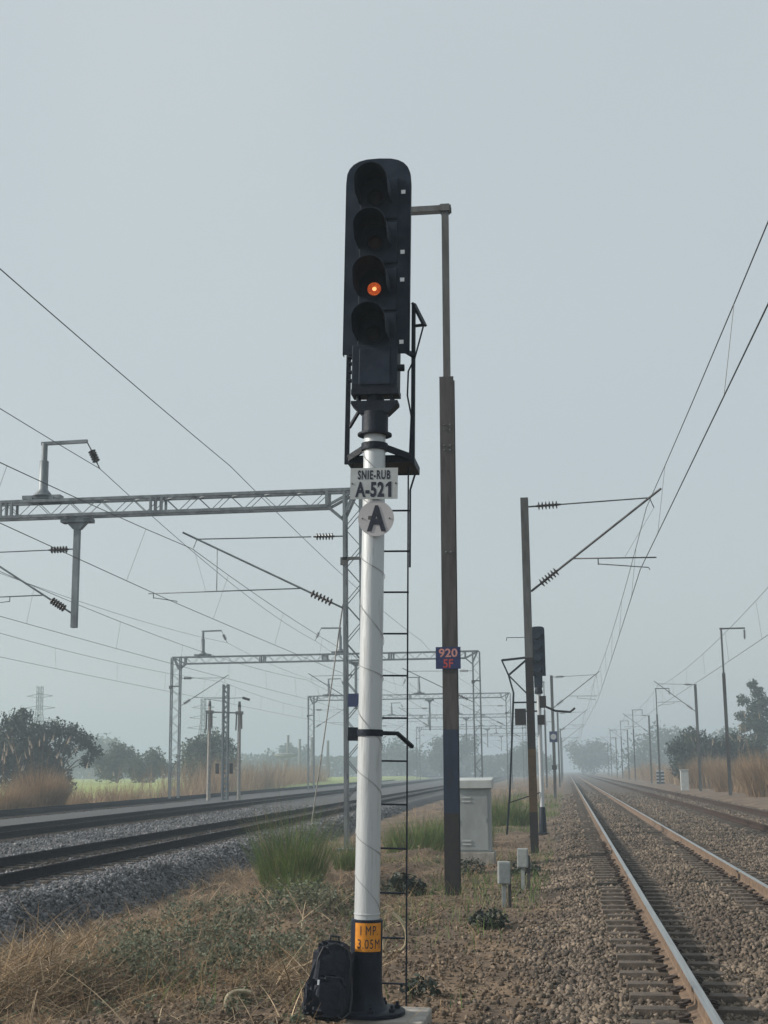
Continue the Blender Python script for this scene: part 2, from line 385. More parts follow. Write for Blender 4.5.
# dry straw lying over the verge, thick on the left
n = 70000
Y = ysamp(n, 9.2, 60, 1.5); toe = xa(Y) + 2.6
X = toe + (-.9 - toe) * rng.random(n)
ps = patches(X, Y, STRAW); dens = .05 + 1.1 * ps + .28 * sstep(.5, .72, vnoise(X, Y, 1.3)) - .25 * patches(X, Y, WEED)
dens = dens * np.where(X > -2.1, .30, 1) + .25 * sstep(14, 30, Y)
k = rng.random(n) < dens; X, Y, ps = X[k], Y[k], ps[k]; n = len(X)
pile = .34 * ps
hd = rng.uniform(0, 6.28, n)
o = blades('dry_straw', np.stack([X, Y, ground_z(X, Y) + .01 + pile * rng.random(n)], 1), hd, rng.uniform(.08, .26, n) + .40 * rng.random(n) ** 5 + .35 * ps * rng.random(n), rng.uniform(.004, .013, n), rng.uniform(.8, 1.6, n), rng.uniform(-.2, .7, n), M['straw'], segs=3)
tag(o, 'dry straw and flattened dead grass strewn over the verge', 'grass', kind='stuff')
# tangled long stalks on the heaps
n = 26000
Y = ysamp(n, 9.5, 36, 1.4); toe = xa(Y) + 2.6; X = toe + (-1.8 - toe) * rng.random(n)
ps = patches(X, Y, STRAW); k = rng.random(n) < .9 * ps ** 1.3 + .10; X, Y, ps = X[k], Y[k], ps[k]; n = len(X)
o = blades('tangled_stalks', np.stack([X, Y, ground_z(X, Y) + .30 * ps * rng.random(n)], 1), rng.uniform(0, 6.28, n), rng.uniform(.25, .85, n), rng.uniform(.006, .013, n), rng.uniform(.85, 1.5, n), rng.uniform(.1, .9, n), M['stalk'], segs=4)
tag(o, 'tangled long dry stalks heaped on the left verge', 'grass', kind='stuff')
# leafy weeds with stems
n = 1500
Y = ysamp(n, 10, 32, 1.4); toe = xa(Y) + 2.4; X = toe + (-1.9 - toe) * rng.random(n)
ps = patches(X, Y, WEED); k = rng.random(n) < ps ** 1.2 + .05; X, Y, ps = X[k], Y[k], ps[k]; n = len(X); ns = 7
bx = np.repeat(np.stack([X, Y, ground_z(X, Y)], 1), ns, 0); hd = rng.uniform(0, 6.28, n * ns); ln = rng.uniform(.1, .95, n * ns); le = rng.uniform(.14, .42, n * ns) * np.repeat(.5 + .7 * ps, ns)
dv = np.stack([np.sin(ln) * np.cos(hd), np.sin(ln) * np.sin(hd), np.cos(ln)], 1)
o = blades('weed_stems', bx, hd, le, np.full(n * ns, .006), ln, np.full(n * ns, .1), M['stalk'], segs=2); tag(o, 'thin stems of the leafy weeds on the left verge', 'weeds', kind='stuff')
nl = 11; t_ = rng.uniform(.25, 1.05, (n * ns, nl)); C_ = bx[:, None] + dv[:, None] * (le[:, None] * t_)[..., None] + rng.normal(0, .018, (n * ns, nl, 3))
o = leaves('weed_leaves', C_.reshape(-1, 3), rng.uniform(.010, .028, n * ns * nl), M['weed'], flat=.35, aspect=.6); tag(o, 'pale grey green leaves of the bushy weeds on the left verge', 'weeds', kind='stuff')
# standing thin dry stems among it
n = 5200
Y = ysamp(n, 9.5, 45, 1.5); toe = xa(Y) + 2.4; X = toe + (-1.7 - toe) * rng.random(n)
k = rng.random(n) < .1 + .9 * sstep(.5, .7, vnoise(X, Y, .8)); X, Y = X[k], Y[k]; n = len(X)
o = blades('dry_stems', np.stack([X, Y, ground_z(X, Y)], 1), rng.uniform(0, 6.28, n), rng.uniform(.15, .55, n), rng.uniform(.004, .008, n), rng.uniform(.05, .7, n), rng.uniform(0, .9, n), M['straw'], segs=4)
tag(o, 'thin standing dry stems scattered over the verge', 'grass', kind='stuff')
# dead leaves
n = 26000
Y = ysamp(n, 9, 50, 1.5); toe = xa(Y) + 2.6; X = toe + (-.7 - toe) * rng.random(n)
k = rng.random(n) < .10 + .3 * sstep(.5, .7, vnoise(X, Y, 1.0)) + .9 * patches(X, Y, LITTER); X, Y = X[k], Y[k]; n = len(X)
o = leaves('dead_leaves', np.stack([X, Y, ground_z(X, Y) + .02 + .05 * rng.random(n) ** 2], 1), rng.uniform(.010, .036, n), M['litter'], flat=.8)
tag(o, 'crumpled brown dead leaves lying over the verge', 'leaves', kind='stuff')
# low grey-green creeping weeds
n = 40000
Y = ysamp(n, 9.4, 36, 1.5); toe = xa(Y) + 2.4; X = toe + (-1.75 - toe) * rng.random(n)
w = np.maximum(patches(X, Y, WEED), .25 * sstep(.55, .72, vnoise(X + 9, Y + 4, .62)) * sstep(-1.8, -2.6, X))
k = rng.random(n) < w + .03; X, Y, w = X[k], Y[k], w[k]; n = len(X)
o = leaves('low_weeds', np.stack([X, Y, ground_z(X, Y) + .02 + .45 * rng.random(n) ** 1.4 * w * vnoise(X, Y, 3.1) ** 1.2], 1), rng.uniform(.010, .026, n), M['weed'], flat=.3, aspect=.7)
tag(o, 'low grey green leafy weeds creeping over the left verge', 'weeds', kind='stuff')
# sparse green tufts at the ballast foot and far down the verge
n = 16000
Y = ysamp(n, 11, 110, 1.15); X = rng.uniform(-3.9, -.4, n)
k = rng.random(n) < sstep(.55, .75, vnoise(X + 31, Y, .5)) * (.15 + .85 * sstep(14, 30, Y)); X, Y = X[k], Y[k]; n = len(X)
o = blades('short_grass', np.stack([X, Y, ground_z(X, Y)], 1), rng.uniform(0, 6.28, n), rng.uniform(.08, .32, n) * (1 + .8 * sstep(20, 70, Y)), rng.uniform(.006, .012, n) * (1 + 1.5 * sstep(20, 80, Y)), rng.uniform(0, .5, n), rng.uniform(.2, 1.0, n), M['grass'], segs=3)
tag(o, 'short sparse green grass along the verge', 'grass', kind='stuff')

def grass_clump(x, y, r, h, n, label, m=None, w=.008):
    z = float(ground_z(x, y)); t = thing('grass_clump', label, 'grass clump', (x, y, z), 'green grass clumps on the verge')
    a = rng.uniform(0, 6.28, n); q = r * np.sqrt(rng.random(n))
    b = np.stack([q * np.cos(a), q * np.sin(a), np.zeros(n) - .03], 1)
    hd = a + rng.normal(0, .7, n)
    blades('green_blades', b, hd, h * rng.uniform(.45, 1.1, n) * (1 - .35 * q / r), rng.uniform(.6, 1.4, n) * w, rng.uniform(0, .25, n) + .14 * q / r, rng.uniform(.1, .7, n), m or M['grass'], t, segs=5)
    k = n // 7; s = rng.integers(0, n, k)
    blades('dry_blades', b[s], rng.uniform(0, 6.28, k), h * rng.uniform(.4, 1.15, k), np.full(k, w * .8), rng.uniform(.05, .6, k), rng.uniform(.1, .9, k), M['straw'], t, segs=5)
    return t
grass_clump(-4.75, 23.6, .5, 1.95, 1500, 'tall bushy green grass clump left of the white signal post', w=.007)
grass_clump(-4.15, 21.0, .35, .75, 700, 'smaller yellow green grass clump in front of the tall bushy one')
grass_clump(-4.2, 27.0, .4, .8, 700, 'green grass clump just left of the signal post at the lattice leg foot')
grass_clump(-3.75, 34.5, .8, 1.2, 1300, 'green grass clump between the signal ladder and the rusty mast', w=.011)
grass_clump(-2.9, 36.5, .9, 1.1, 1300, 'green grass clump behind the left edge of the grey cabinet', w=.011)
grass_clump(-2.3, 50, 1.0, 1.5, 1300, 'green grass clump behind the right edge of the grey cabinet', w=.014)

def weed_plant(x, y, r, h, n, label, size=.05):
    z = float(ground_z(x, y)); t = thing('weed_plant', label, 'weed', (x, y, z), 'dark leafy weeds on the path')
    mb = MB()
    for i in range(9):
        a = i * 2.4; e = Vector((r * .7 * math.cos(a), r * .7 * math.sin(a), h * (.5 + .5 * random.random())))
        mb.tube([(0, 0, 0), e * .5 + Vector((0, 0, .04)), e], .004, 4)
    mb.build('stems', M['darkweed'], t)
    a = rng.uniform(0, 6.28, n); q = r * np.sqrt(rng.random(n)); zz = h * rng.random(n) * (1 - .5 * (q / r) ** 2)
    leaves('leaves', np.stack([q * np.cos(a), q * np.sin(a), zz + .02], 1), rng.uniform(.5, 1.2, n) * size, M['darkweed'], t, flat=.2, aspect=.5)
weed_plant(-2.58, 21.5, .36, .36, 420, 'dark broad leaved weed behind the ladder, left of the rusty mast foot', .07)
weed_plant(-1.0, 17.0, .24, .22, 240, 'small dark weed in the path in front of the two grey boxes', .05)
weed_plant(-1.28, 11.7, .17, .17, 150, 'low dark weed beside the foot of the ladder', .035)
weed_plant(-.85, 26.0, .3, .25, 200, 'dark weed at the right front corner of the grey cabinet', .06)
weed_plant(-1.9, 26.8, .3, .35, 200, 'weed growing against the plinth of the grey cabinet', .05)

# ------------------------------------------------------------------ tracks
RAILP = [(-.075, -.172), (.075, -.172), (.075, -.160), (.016, -.142), (.0085, -.125), (.0085, -.052), (.0335, -.040), (.0335, -.006), (.027, 0), (-.027, 0), (-.0335, -.006), (-.0335, -.040), (-.0085, -.052), (-.0085, -.125), (-.016, -.142), (-.075, -.160)]
def rail_mesh(x0, slope, y0, y1, name, parent, mats):
    n = len(RAILP); ys = list(spaced(y0, 0, [(y1, 12)])); V = []; Fc = []; mi = []
    for y in ys:
        V += [(x0 + slope * y + px, y, pz) for px, pz in RAILP]
    mb = MB()
    for i in range(len(ys) - 1):
        for k in range(n):
            k2 = (k + 1) % n; Fc.append((i * n + k, i * n + k2, (i + 1) * n + k2, (i + 1) * n + k)); mi.append(1 if k in (7, 8, 9) else 0)
    Fc.append(tuple(range(n - 1, -1, -1))); mi.append(0)
    mb.v = V; mb.f = Fc; mb.m = mi; mb.sm = [False] * len(Fc)
    return mb.build(name, mats, parent)
def sleeper_mb():
    mb = MB(); L = 1.375
    for x0, x1, za, zb in ((-L, -.45, 0, 0), (-.45, .45, -.03, -.03), (.45, L, 0, 0)):
        wt, wb = .085, .13
        e0 = .03 if x0 == -L else 0; e1 = .03 if x1 == L else 0
        V = [(x0, -wb, -.2), (x1, -wb, -.2), (x1, wb, -.2), (x0, wb, -.2), (x0 + e0, -wt, za), (x1 - e1, -wt, zb), (x1 - e1, wt, zb), (x0 + e0, wt, za)]
        mb.add(V, [(0, 3, 2, 1), (4, 5, 6, 7), (0, 1, 5, 4), (1, 2, 6, 5), (2, 3, 7, 6), (3, 0, 4, 7)])
    return mb
def clip_mb():
    mb = MB(); pts = []
    for i in range(14):
        a = -.5 + i / 13 * 5.6; pts.append((.048 * math.cos(a) * .9, .05 * math.sin(a), .03 + .02 * math.sin(a * .5)))
    mb.tube(pts, .0115, 6); mb.box((0, 0, .012), (.07, .07, .024)); return mb
def railway(name_label, x0, slope, y0, y1, ns, mats, clip_to=0, y_first=None, stuff_to=0):
    t = thing('railway_track', name_label, 'railway track', (x0 + slope * y0, y0, 0), 'railway tracks')
    ox = x0 + slope * y0
    for s in (-1, 1): rail_mesh(s * (GAUGE / 2 + .0335), slope, 0, y1 - y0, 'rail', t, mats)
    ys = [(y_first or y0) + .6 * i for i in range(ns)]
    proto = None; cl = None
    for i, y in enumerate(ys):
        X = x0 + slope * y - ox
        if proto is None: s = proto = sleeper_mb().build('sleeper', M['conc'], t); s.location = (X, y - y0, -.176)
        else: s = link_copy(proto, t, (X + random.uniform(-.03, .03), y - y0 + random.uniform(-.02, .02), -.176 + random.uniform(-.006, .003)))
        s.rotation_euler = (0, random.uniform(-.004, .004), random.uniform(-.012, .012) - slope)
        if y < clip_to:
            for px in (-1, 1):
                for q in (-1, 1):
                    lx = px * (GAUGE / 2 + .0335) + q * .105
                    if cl is None: c = cl = clip_mb().build('rail_clip', M['clip'], s); c.location = (lx, 0, 0)
                    else: c = link_copy(cl, s, (lx, 0, 0))
                    c.rotation_euler = (0, 0, 0 if q > 0 else PI)
    if stuff_to > 0:
        mb = MB(); y = ys[-1] + .6; src = sleeper_mb()
        while y < stuff_to:
            X = x0 + slope * y - ox; mb.add([(a + X, b + y - y0, c - .18) for a, b, c in src.v], src.f); y += .6
        tag(mb.build('sleepers', M['conc'], t), kind='stuff')
    return t
t1 = railway('nearest right hand track with rusty rails and exposed concrete sleepers', TR1, 0, 3, 900, 100, (M['rust'], M['railtop']), 34, 5.4, 190)
fp = MB()
for s in (-1, 1):
    fp.box((GAUGE / 2 + .0335 + s * .022, 15.6, -.085), (.02, .7, .07))
    for k in range(4): fp.lathe([(.016, 0), (.016, .022)], (GAUGE / 2 + .0335 + s * .03, 15.35 + k * .17, -.085), 6, axis='X')
fp.build('fishplate', M['clip'], t1)
railway('second right hand track beyond the nearest one, half buried in brown ballast', TR2, 0, 10, 900, 90, (M['rustmid'], M['rustmid']), 0, 22, 0)
railway('nearest left hand track with two dark rails above grey ballast', xa(0), -.022, 8, 600, 90, (M['rustdark'], M['rustdark']), 0, 17, 0)
railway('middle left hand track whose dark rails overlap into one band', xb(0), -.040, 20, 600, 70, (M['rustdark'], M['rustdark']), 0, 32, 0)
railway('farthest left hand track, a thin dark line before the dry reeds', xc(0), -.048, 30, 600, 70, (M['rustdark'], M['rustdark']), 0, 50, 0)

# ------------------------------------------------------------------ the signal in front
SB = (-1.513, 10.213, -.15)
sg = thing('railway_signal', 'tall white post railway signal with black four lamp head showing one orange light', 'railway signal', SB, 'colour light signals', (0, .0245, 0))
mb = MB(); mb.lathe([(.285, 0), (.29, .008), (.29, .026), (.282, .032), (.17, .034)], n=40)
mb.build('base_flange', M['black'], sg)
for k in range(8):
    a = k * PI / 4 + .3; MB().lathe([(.022, .032), (.022, .055), (.012, .056), (.012, .08)], (.235 * math.cos(a), .235 * math.sin(a), 0), 6, smooth=False).build('flange_bolt', M['black'], sg)
mb = MB(); mb.box((.17, .06, -.105), (.56, .62, .2)); mb.build('foundation_block', M['concl'], sg, bevel=.015)
mb = MB(); mb.lathe([(.165, .034), (.15, .05), (.128, .10), (.119, .17), (.117, .25), (.116, .655), (.108, .66)], n=36); mb.build('post_base', M['black'], sg)
mb = MB(); mb.lathe([(.0935, .655), (.0935, .69), (.098, .692), (.098, .70), (.0935, .702), (.090, 2), (.0855, 4.36)], n=36); mb.build('post', M['white'], sg)
# orange height plate wrapped round the base
mb = MB(); ns = 14; V = []; a0, a1 = -.62, 1.15
for i in range(ns + 1):
    a = a0 + (a1 - a0) * i / ns
    for r in (.1185, .121):
        for z in (.44, .64): V.append((r * math.sin(a), -r * math.cos(a), z))
Fc = []
for i in range(ns):
    b = 4 * i; Fc += [(b + 2, b + 6, b + 7, b + 3), (b, b + 1, b + 5, b + 4), (b + 1, b + 3, b + 7, b + 5), (b, b + 4, b + 6, b + 2)]
Fc += [(0, 2, 3, 1), (4 * ns, 4 * ns + 1, 4 * ns + 3, 4 * ns + 2)]
mb.add(V, Fc); hp = mb.build('height_plate', M['orange'], sg)
text_mesh('lettering', 'I MP.', .135, .066, M['ink'], hp, (0, 0, .588), .0, (.1225, .30), 1.15)
text_mesh('lettering', '3.05M', .175, .066, M['ink'], hp, (0, 0, .495), .0, (.1225, .30), 1.12)
# cable wound round the post
P = []
for i in range(260):
    t = i / 259; a = -t * 2 * PI * 8.5 + .4 * math.sin(t * 19); P.append((.095 * math.cos(a), .095 * math.sin(a), .72 + 3.5 * t + .05 * math.sin(t * 31)))
mb = MB(); mb.tube(P, .0022, 5); mb.build('cable', mat('grey_cable', (.30, .31, .31), rough=.6), sg)
# coupling between post and head
mb = MB(); mb.lathe([(.135, 4.315), (.135, 4.33), (.108, 4.335), (.104, 4.35), (.104, 4.50), (.07, 4.51), (.07, 4.66)], n=32)
mb.prism([(-.105, 4.485), (.105, 4.485), (.185, 4.562), (.185, 4.585), (-.185, 4.585), (-.185, 4.562)], -.07, .07); mb.box((.005, .0, 4.655), (.375, .17, .042)); mb.prism([(-.16, 4.676), (.17, 4.676), (.185, 4.72), (-.17, 4.72)], -.075, .075)
for k in range(4):
    a = k * PI / 2 + .78; mb.lathe([(.013, 4.58), (.013, 4.65)], (.19 * math.cos(a), .06 * math.sin(a), 0), 8)
mb.build('collar', M['black'], sg)
mb = MB(); mb.box((-.002, .04, 4.86), (.362, .22, .36)); mb.box((.0, -.075, 4.86), (.25, .014, .30)); mb.build('terminal_box', M['blackm'], sg, bevel=.008)
mb = MB()
for z in (4.76, 4.83, 4.9, 4.95): MB().lathe([(.016, 0), (.016, .03)], (-.212, -.03, z), 8, axis='X').build('cable_gland', M['black'], sg)
mb.lathe([(.028, 0), (.028, .05)], (.18, -.02, 4.86), 10, axis='X'); mb.build('cable_gland', M['black'], sg)
# background plate with rounded top
poly = [(-.264, 4.985), (.264, 4.985)]
for i in range(13):
    a = i / 12 * PI; rr = .264
    poly.append((rr * math.copysign(abs(math.cos(a)) ** .72, math.cos(a)), 6.44 + .21 * abs(math.sin(a)) ** .72))
mb = MB(); mb.prism(poly, .000, .006); mb.build('background_plate', M['blackm'], sg, loc=(-.004, 0, 0))
mb = MB(); mb.prism([(x * .998, z) for x, z in poly[2:]], .006, .05); 
mb = MB()
for i in range(12): mb.bar((poly[2 + i][0], .03, poly[2 + i][1]), (poly[3 + i][0], .03, poly[3 + i][1]), .06, .004)
for s in (-1, 1): mb.box((s * .264, .03, 5.71), (.005, .06, 1.45))
mb.build('plate_rim', M['blackm'], sg, loc=(-.004, 0, 0))
mb = MB()
for z in (6.35, 5.835, 5.60, 5.08): MB().box((.202, -.0035, z), (.034, .004, .032)).build('reflector_mark', M['reflect'], sg)
# lamp units
lens_off = mat('dark_lens', (.02, .022, .025), rough=.5, spec=.2)
lens_red = mat('dark_red_lens', (.03, .012, .014), rough=.5, spec=.2)
lens_on = bpy.data.materials.new('lit_orange_lens'); lens_on.use_nodes = True
nt = lens_on.node_tree; b = nt.nodes['Principled BSDF']; b.inputs['Base Color'].default_value = (.3, .05, .01, 1)
tc = nt.nodes.new('ShaderNodeTexCoord'); vor = nt.nodes.new('ShaderNodeTexVoronoi'); vor.inputs['Scale'].default_value = 80
nt.links.new(tc.outputs['Object'], vor.inputs['Vector'])
rp = nt.nodes.new('ShaderNodeValToRGB'); rp.color_ramp.elements[0].color = (1.0, .30, .06, 1); rp.color_ramp.elements[1].color = (.42, .05, .01, 1); rp.color_ramp.elements[1].position = .55
nt.links.new(vor.outputs['Distance'], rp.inputs['Fac']); nt.links.new(rp.outputs['Color'], b.inputs['Emission Color']); b.inputs['Emission Strength'].default_value = .72
lens_core = bpy.data.materials.new('lamp_filament'); lens_core.use_nodes = True; cb_ = lens_core.node_tree.nodes['Principled BSDF']
cb_.inputs['Emission Color'].default_value = (1, .45, .14, 1); cb_.inputs['Emission Strength'].default_value = 1.5
for i, z in enumerate((6.295, 5.915, 5.52, 5.14)):
    mb = MB(); mb.box((.006, .085, z), (.33, .155, .37)); mb.box((.006, -.010, z), (.31, .018, .352)); u = mb.build('lamp_unit', M['blackm'], sg, bevel=.006)
    mb = MB(); mb.lathe([(.075, -.028), (.075, -.02), (.06, -.016)], (-.02, 0, z), 24, axis='Y'); mb.build('lens_ring', M['black'], u)
    mb = MB(); mb.lathe([(.058, -.024), (.052, -.032), (.03, -.038), (.005, -.040)], (-.02, 0, z), 24, axis='Y')
    if i == 2: mb.lathe([(.017, -.0405), (.012, -.044), (.003, -.046)], (-.017, 0, z - .004), 14, 1, axis='Y')
    mb.build('lens', [lens_on, lens_core] if i == 2 else (lens_red if i == 1 else lens_off), u)
    # long hood: round arch with straight sides, open below, longest at the top
    prof = [(1, -.62 + .155 * q) for q in range(4)] + [(math.cos(q / 16 * PI), math.sin(q / 16 * PI)) for q in range(17)] + [(-1, -.155 * (q + 1)) for q in range(4)]
    V = []; Fc = []; ns = len(prof) - 1; ro, ri = .132, .127
    for hx, hz_ in prof:
        dep = .345 - .10 * max(0, -hz_ + .2)
        for rr_ in (ro, ri):
            V.append((-.02 + rr_ * hx, -.014, z + .035 + rr_ * hz_ * 1.0)); V.append((-.02 + rr_ * hx, -.014 - dep, z + .03 + rr_ * hz_ * 1.0))
    for j in range(ns):
        b = 4 * j; Fc += [(b, b + 1, b + 5, b + 4), (b + 2, b + 6, b + 7, b + 3), (b + 1, b + 3, b + 7, b + 5)]
    Fc += [(0, 2, 3, 1), (4 * ns, 4 * ns + 1, 4 * ns + 3, 4 * ns + 2)]
    mb = MB(); mb.add(V, Fc, 0, True); mb.build('hood', M['blackm'], u)
# name plate and disc
PX, PZ = .022, -.032
mb = MB(); mb.box((-.005 + PX, -.118, 3.94 + PZ), (.37, .004, .245)); pl = mb.build('number_plate', M['plate'], sg)
text_mesh('lettering', 'SNIE-RUB', .255, .074, M['ink'], pl, (-.005 + PX, -.1215, 4.008 + PZ), .035, space=1.16)
text_mesh('lettering', 'A-52', .225, .122, M['ink'], pl, (-.038 + PX, -.1215, 3.893 + PZ), .04, space=1.1)
MB().prism([(x_ + .098 + PX, z_ + 3.893 + PZ) for x_, z_ in ((.008, -.061), (.033, -.061), (.033, .061), (.015, .061), (-.012, .036), (-.012, .018), (.008, .029))][::-1], -.1215, -.120).build('lettering', M['ink'], pl)
mb = MB()
for s in (-1, 1): MB().lathe([(.007, -.124), (.007, -.119)], (-.005 + PX + s * .17, 0, 3.94 + PZ), 8, axis='Y').build('rivet', M['galv2'], pl)
mb = MB(); mb.lathe([(.139, -.112), (.139, -.108)], (.036, 0, 3.635), 40, axis='Y'); dc = mb.build('letter_disc', mat('disc_white', (.47, .455, .475), (.41, .40, .41), .5, scale=6), sg)
text_mesh('lettering', 'A', .15, .205, M['ink'], dc, (.041, -.1155, 3.635), .045)
mb = MB()
for s in (-1, 1): MB().lathe([(.006, -.118), (.006, -.113)], (.036 + s * .105, 0, 3.635), 8, axis='Y').build('rivet', M['galv2'], dc)
mb = MB()
for z in (3.85, 4.0, 3.64): MB().box((0, -.103, z), (.05, .02, .03)).build('plate_clamp', M['galv2'], sg)
# ladder behind the post
ld = MB()
for x in (-.09, .25): ld.bar((x + .02, .24, .02), (x - .01, .24, 4.12), .009, .012)
ladder = ld.build('ladder', M['black'], sg)
for k in range(12): MB().tube([(-.075, .24, .175 + k * .326), (.255, .24, .175 + k * .326)], .008, 6).build('rung', M['black'], ladder)
mb = MB(); mb.tube([(.30, .2, 4.05), (.262, .2, 3.92), (.266, .2, 3.3)], .008, 6); mb.build('conduit', M['black'], sg)
# clamp that ties ladder and post
mb = MB(); mb.lathe([(.099, 1.985), (.099, 2.035)], n=30); mb.tube([(.09, .02, 2.01), (.2, .07, 2.01), (.26, .18, 1.95), (.295, .24, 1.915)], .018, 6); mb.box((-.13, 0, 2.0), (.07, .05, .1)); mb.build('ladder_clamp', M['black'], sg)
# platform and guard
mb = MB(); mb.box((.03, .35, 4.14), (.52, .46, .016)); 
for x in (-.225, .285): mb.box((x, .35, 4.155), (.02, .46, .06))
mb.box((.03, .12, 4.155), (.52, .02, .06)); mb.box((.03, .585, 4.155), (.52, .02, .06)); mb.build('platform', M['black'], sg)
mb = MB(); mb.lathe([(.105, 4.195), (.105, 4.25)], n=30)
for s, x in ((-1, -.225), (1, .285)): mb.bar((s * .07, 0, 4.225), (x, .12, 4.165), .02, .05)
mb.build('platform_bracket', M['black'], sg)
mb = MB()
mb.bar((-.24, .13, 4.12), (-.24, .13, 5.2), .036, .03); mb.bar((.288, .13, 4.12), (.282, .13, 5.43), .042, .03); mb.bar((-.24, .13, 5.0), (-.2, .02, 5.02), .03); mb.bar((.292, .13, 5.0), (.22, .02, 5.02), .03)
mb.bar((.278, .15, 5.45), (.375, .1, 5.245), .05, .02); mb.bar((.287, .15, 5.26), (.375, .1, 5.25), .02); mb.bar((-.225, .13, 4.42), (-.11, .02, 4.56), .022)
mb.build('guard_rail', M['black'], sg)
mb = MB(); mb.tube([(.365, .1, 5.24), (.30, .1, 4.98), (.25, .08, 4.86), (.245, .08, 4.66), (.275, .1, 4.5), (.262, .14, 4.2)], .007, 6); mb.build('loose_cable', M['black'], sg)

# ------------------------------------------------------------------ backpack and conduit pipes on the ground
bz = float(ground_z(-1.8, 9.95)) + .06
bp_ = thing('backpack', 'black backpack leaning against the foot of the white signal post', 'backpack', (-1.755, 9.95, -.17), None, (-.12, .13, .30))
def rounded(cx, cy, cz, sx, sy, sz, e=.35, taper=.12, n=22, m=14, wob=.008):
    V = []; Fc = []
    sg_ = lambda a, p: math.copysign(abs(a) ** p, a)
    for i in range(m + 1):
        v = -PI / 2 + PI * i / m
        for j in range(n):
            u = 2 * PI * j / n
            x = sg_(math.cos(v), e) * sg_(math.cos(u), e); y = sg_(math.cos(v), e) * sg_(math.sin(u), e); z = sg_(math.sin(v), e)
            k = 1 - taper * max(z, 0) ** 2
            w = wob * math.sin(7 * u + 5 * v) + wob * math.sin(3 * u - 11 * v)
            V.append((cx + sx * x * k + w, cy + sy * y * k + w, cz + sz * z))
    for i in range(m):
        for j in range(n): Fc.append((i * n + j, i * n + (j + 1) % n, (i + 1) * n + (j + 1) % n, (i + 1) * n + j))
    return V, Fc
V, Fc = rounded(0, 0, .28, .15, .095, .275, .5, .25, wob=.014); mb = MB(); mb.add(V, Fc, 0, True); body = mb.build('body', M['bag'], bp_)
V, Fc = rounded(-.01, -.085, .17, .115, .05, .15, .5, .15, wob=.012); mb = MB(); mb.add(V, Fc, 0, True); pk = mb.build('front_pocket', M['bag'], bp_)
V, Fc = rounded(-.145, 0, .15, .03, .07, .12, .5, .1); mb = MB(); mb.add(V, Fc, 0, True); mb.build('side_pocket', M['bag'], bp_)
mb = MB(); mb.tube([(-.125, -.075, .30), (-.12, -.09, .42), (-.09, -.085, .50), (0, -.07, .535), (.09, -.085, .50), (.12, -.09, .42), (.125, -.08, .2)], .006, 5); mb.build('zip', M['bagtrim'], bp_)
mb = MB(); mb.box((-.105, -.135, .26), (.012, .01, .035)); mb.build('zip_pull', M['reflect'], bp_)
mb = MB(); mb.tube([(-.035, .03, .54), (-.03, .03, .585), (.03, .03, .585), (.035, .03, .54)], .009, 6); mb.build('top_handle', M['bagtrim'], bp_)
for s in (-1, 1):
    mb = MB(); P = [(s * .07, .09, .5), (s * .09, .135, .42), (s * .10, .14, .25), (s * .11, .11, .08)]
    for i in range(3): mb.bar(P[i], P[i + 1], .05, .014)
    mb.build('shoulder_strap', M['bagtrim'], bp_)
mb = MB(); mb.tube([(.135, -.07, .32), (.15, -.09, .2), (.145, -.1, .08), (.09, -.12, .03), (.05, -.14, .05)], .007, 5); mb.build('loose_strap', M['bagtrim'], bp_)

def pipe(label, loc, P, r):
    mb = MB()
    # smooth the path
    Q = []
    for i in range(len(P) - 1):
        p0, p1, p2, p3 = [Vector(P[max(0, min(len(P) - 1, i + k))]) for k in (-1, 0, 1, 2)]
        for j in range(6):
            t = j / 6; Q.append(.5 * ((2 * p1) + (p2 - p0) * t + (2 * p0 - 5 * p1 + 4 * p2 - p3) * t * t + (3 * p1 - p0 - 3 * p2 + p3) * t ** 3))
    Q.append(Vector(P[-1])); mb.tube(Q, r, 8)
    o = mb.build('conduit_pipe', M['pipe'], None, loc); tag(o, label, 'pipe', 'cream plastic conduit pipes sticking out of the ground')
pipe('bent cream conduit pipe arching out of the dry grass left of the backpack', (-2.72, 11.0, -.42), [(0, 0, -.05), (-.03, 0, .15), (-.02, 0, .24), (.03, .02, .28), (.09, .04, .285), (.16, .06, .27)], .017)
pipe('curled cream conduit pipe behind the ladder, hooked like a C', (-1.93, 14.6, -.33), [(.02, 0, .04), (.16, 0, .08), (.21, 0, .18), (.19, 0, .3), (.12, 0, .4), (.06, 0, .44)], .018)
pipe('short straight cream conduit pipe behind the orange height plate', (-2.02, 14.4, -.33), [(.09, 0, -.02), (.085, 0, .1), (.06, .02, .24), (.01, .03, .36)], .019)

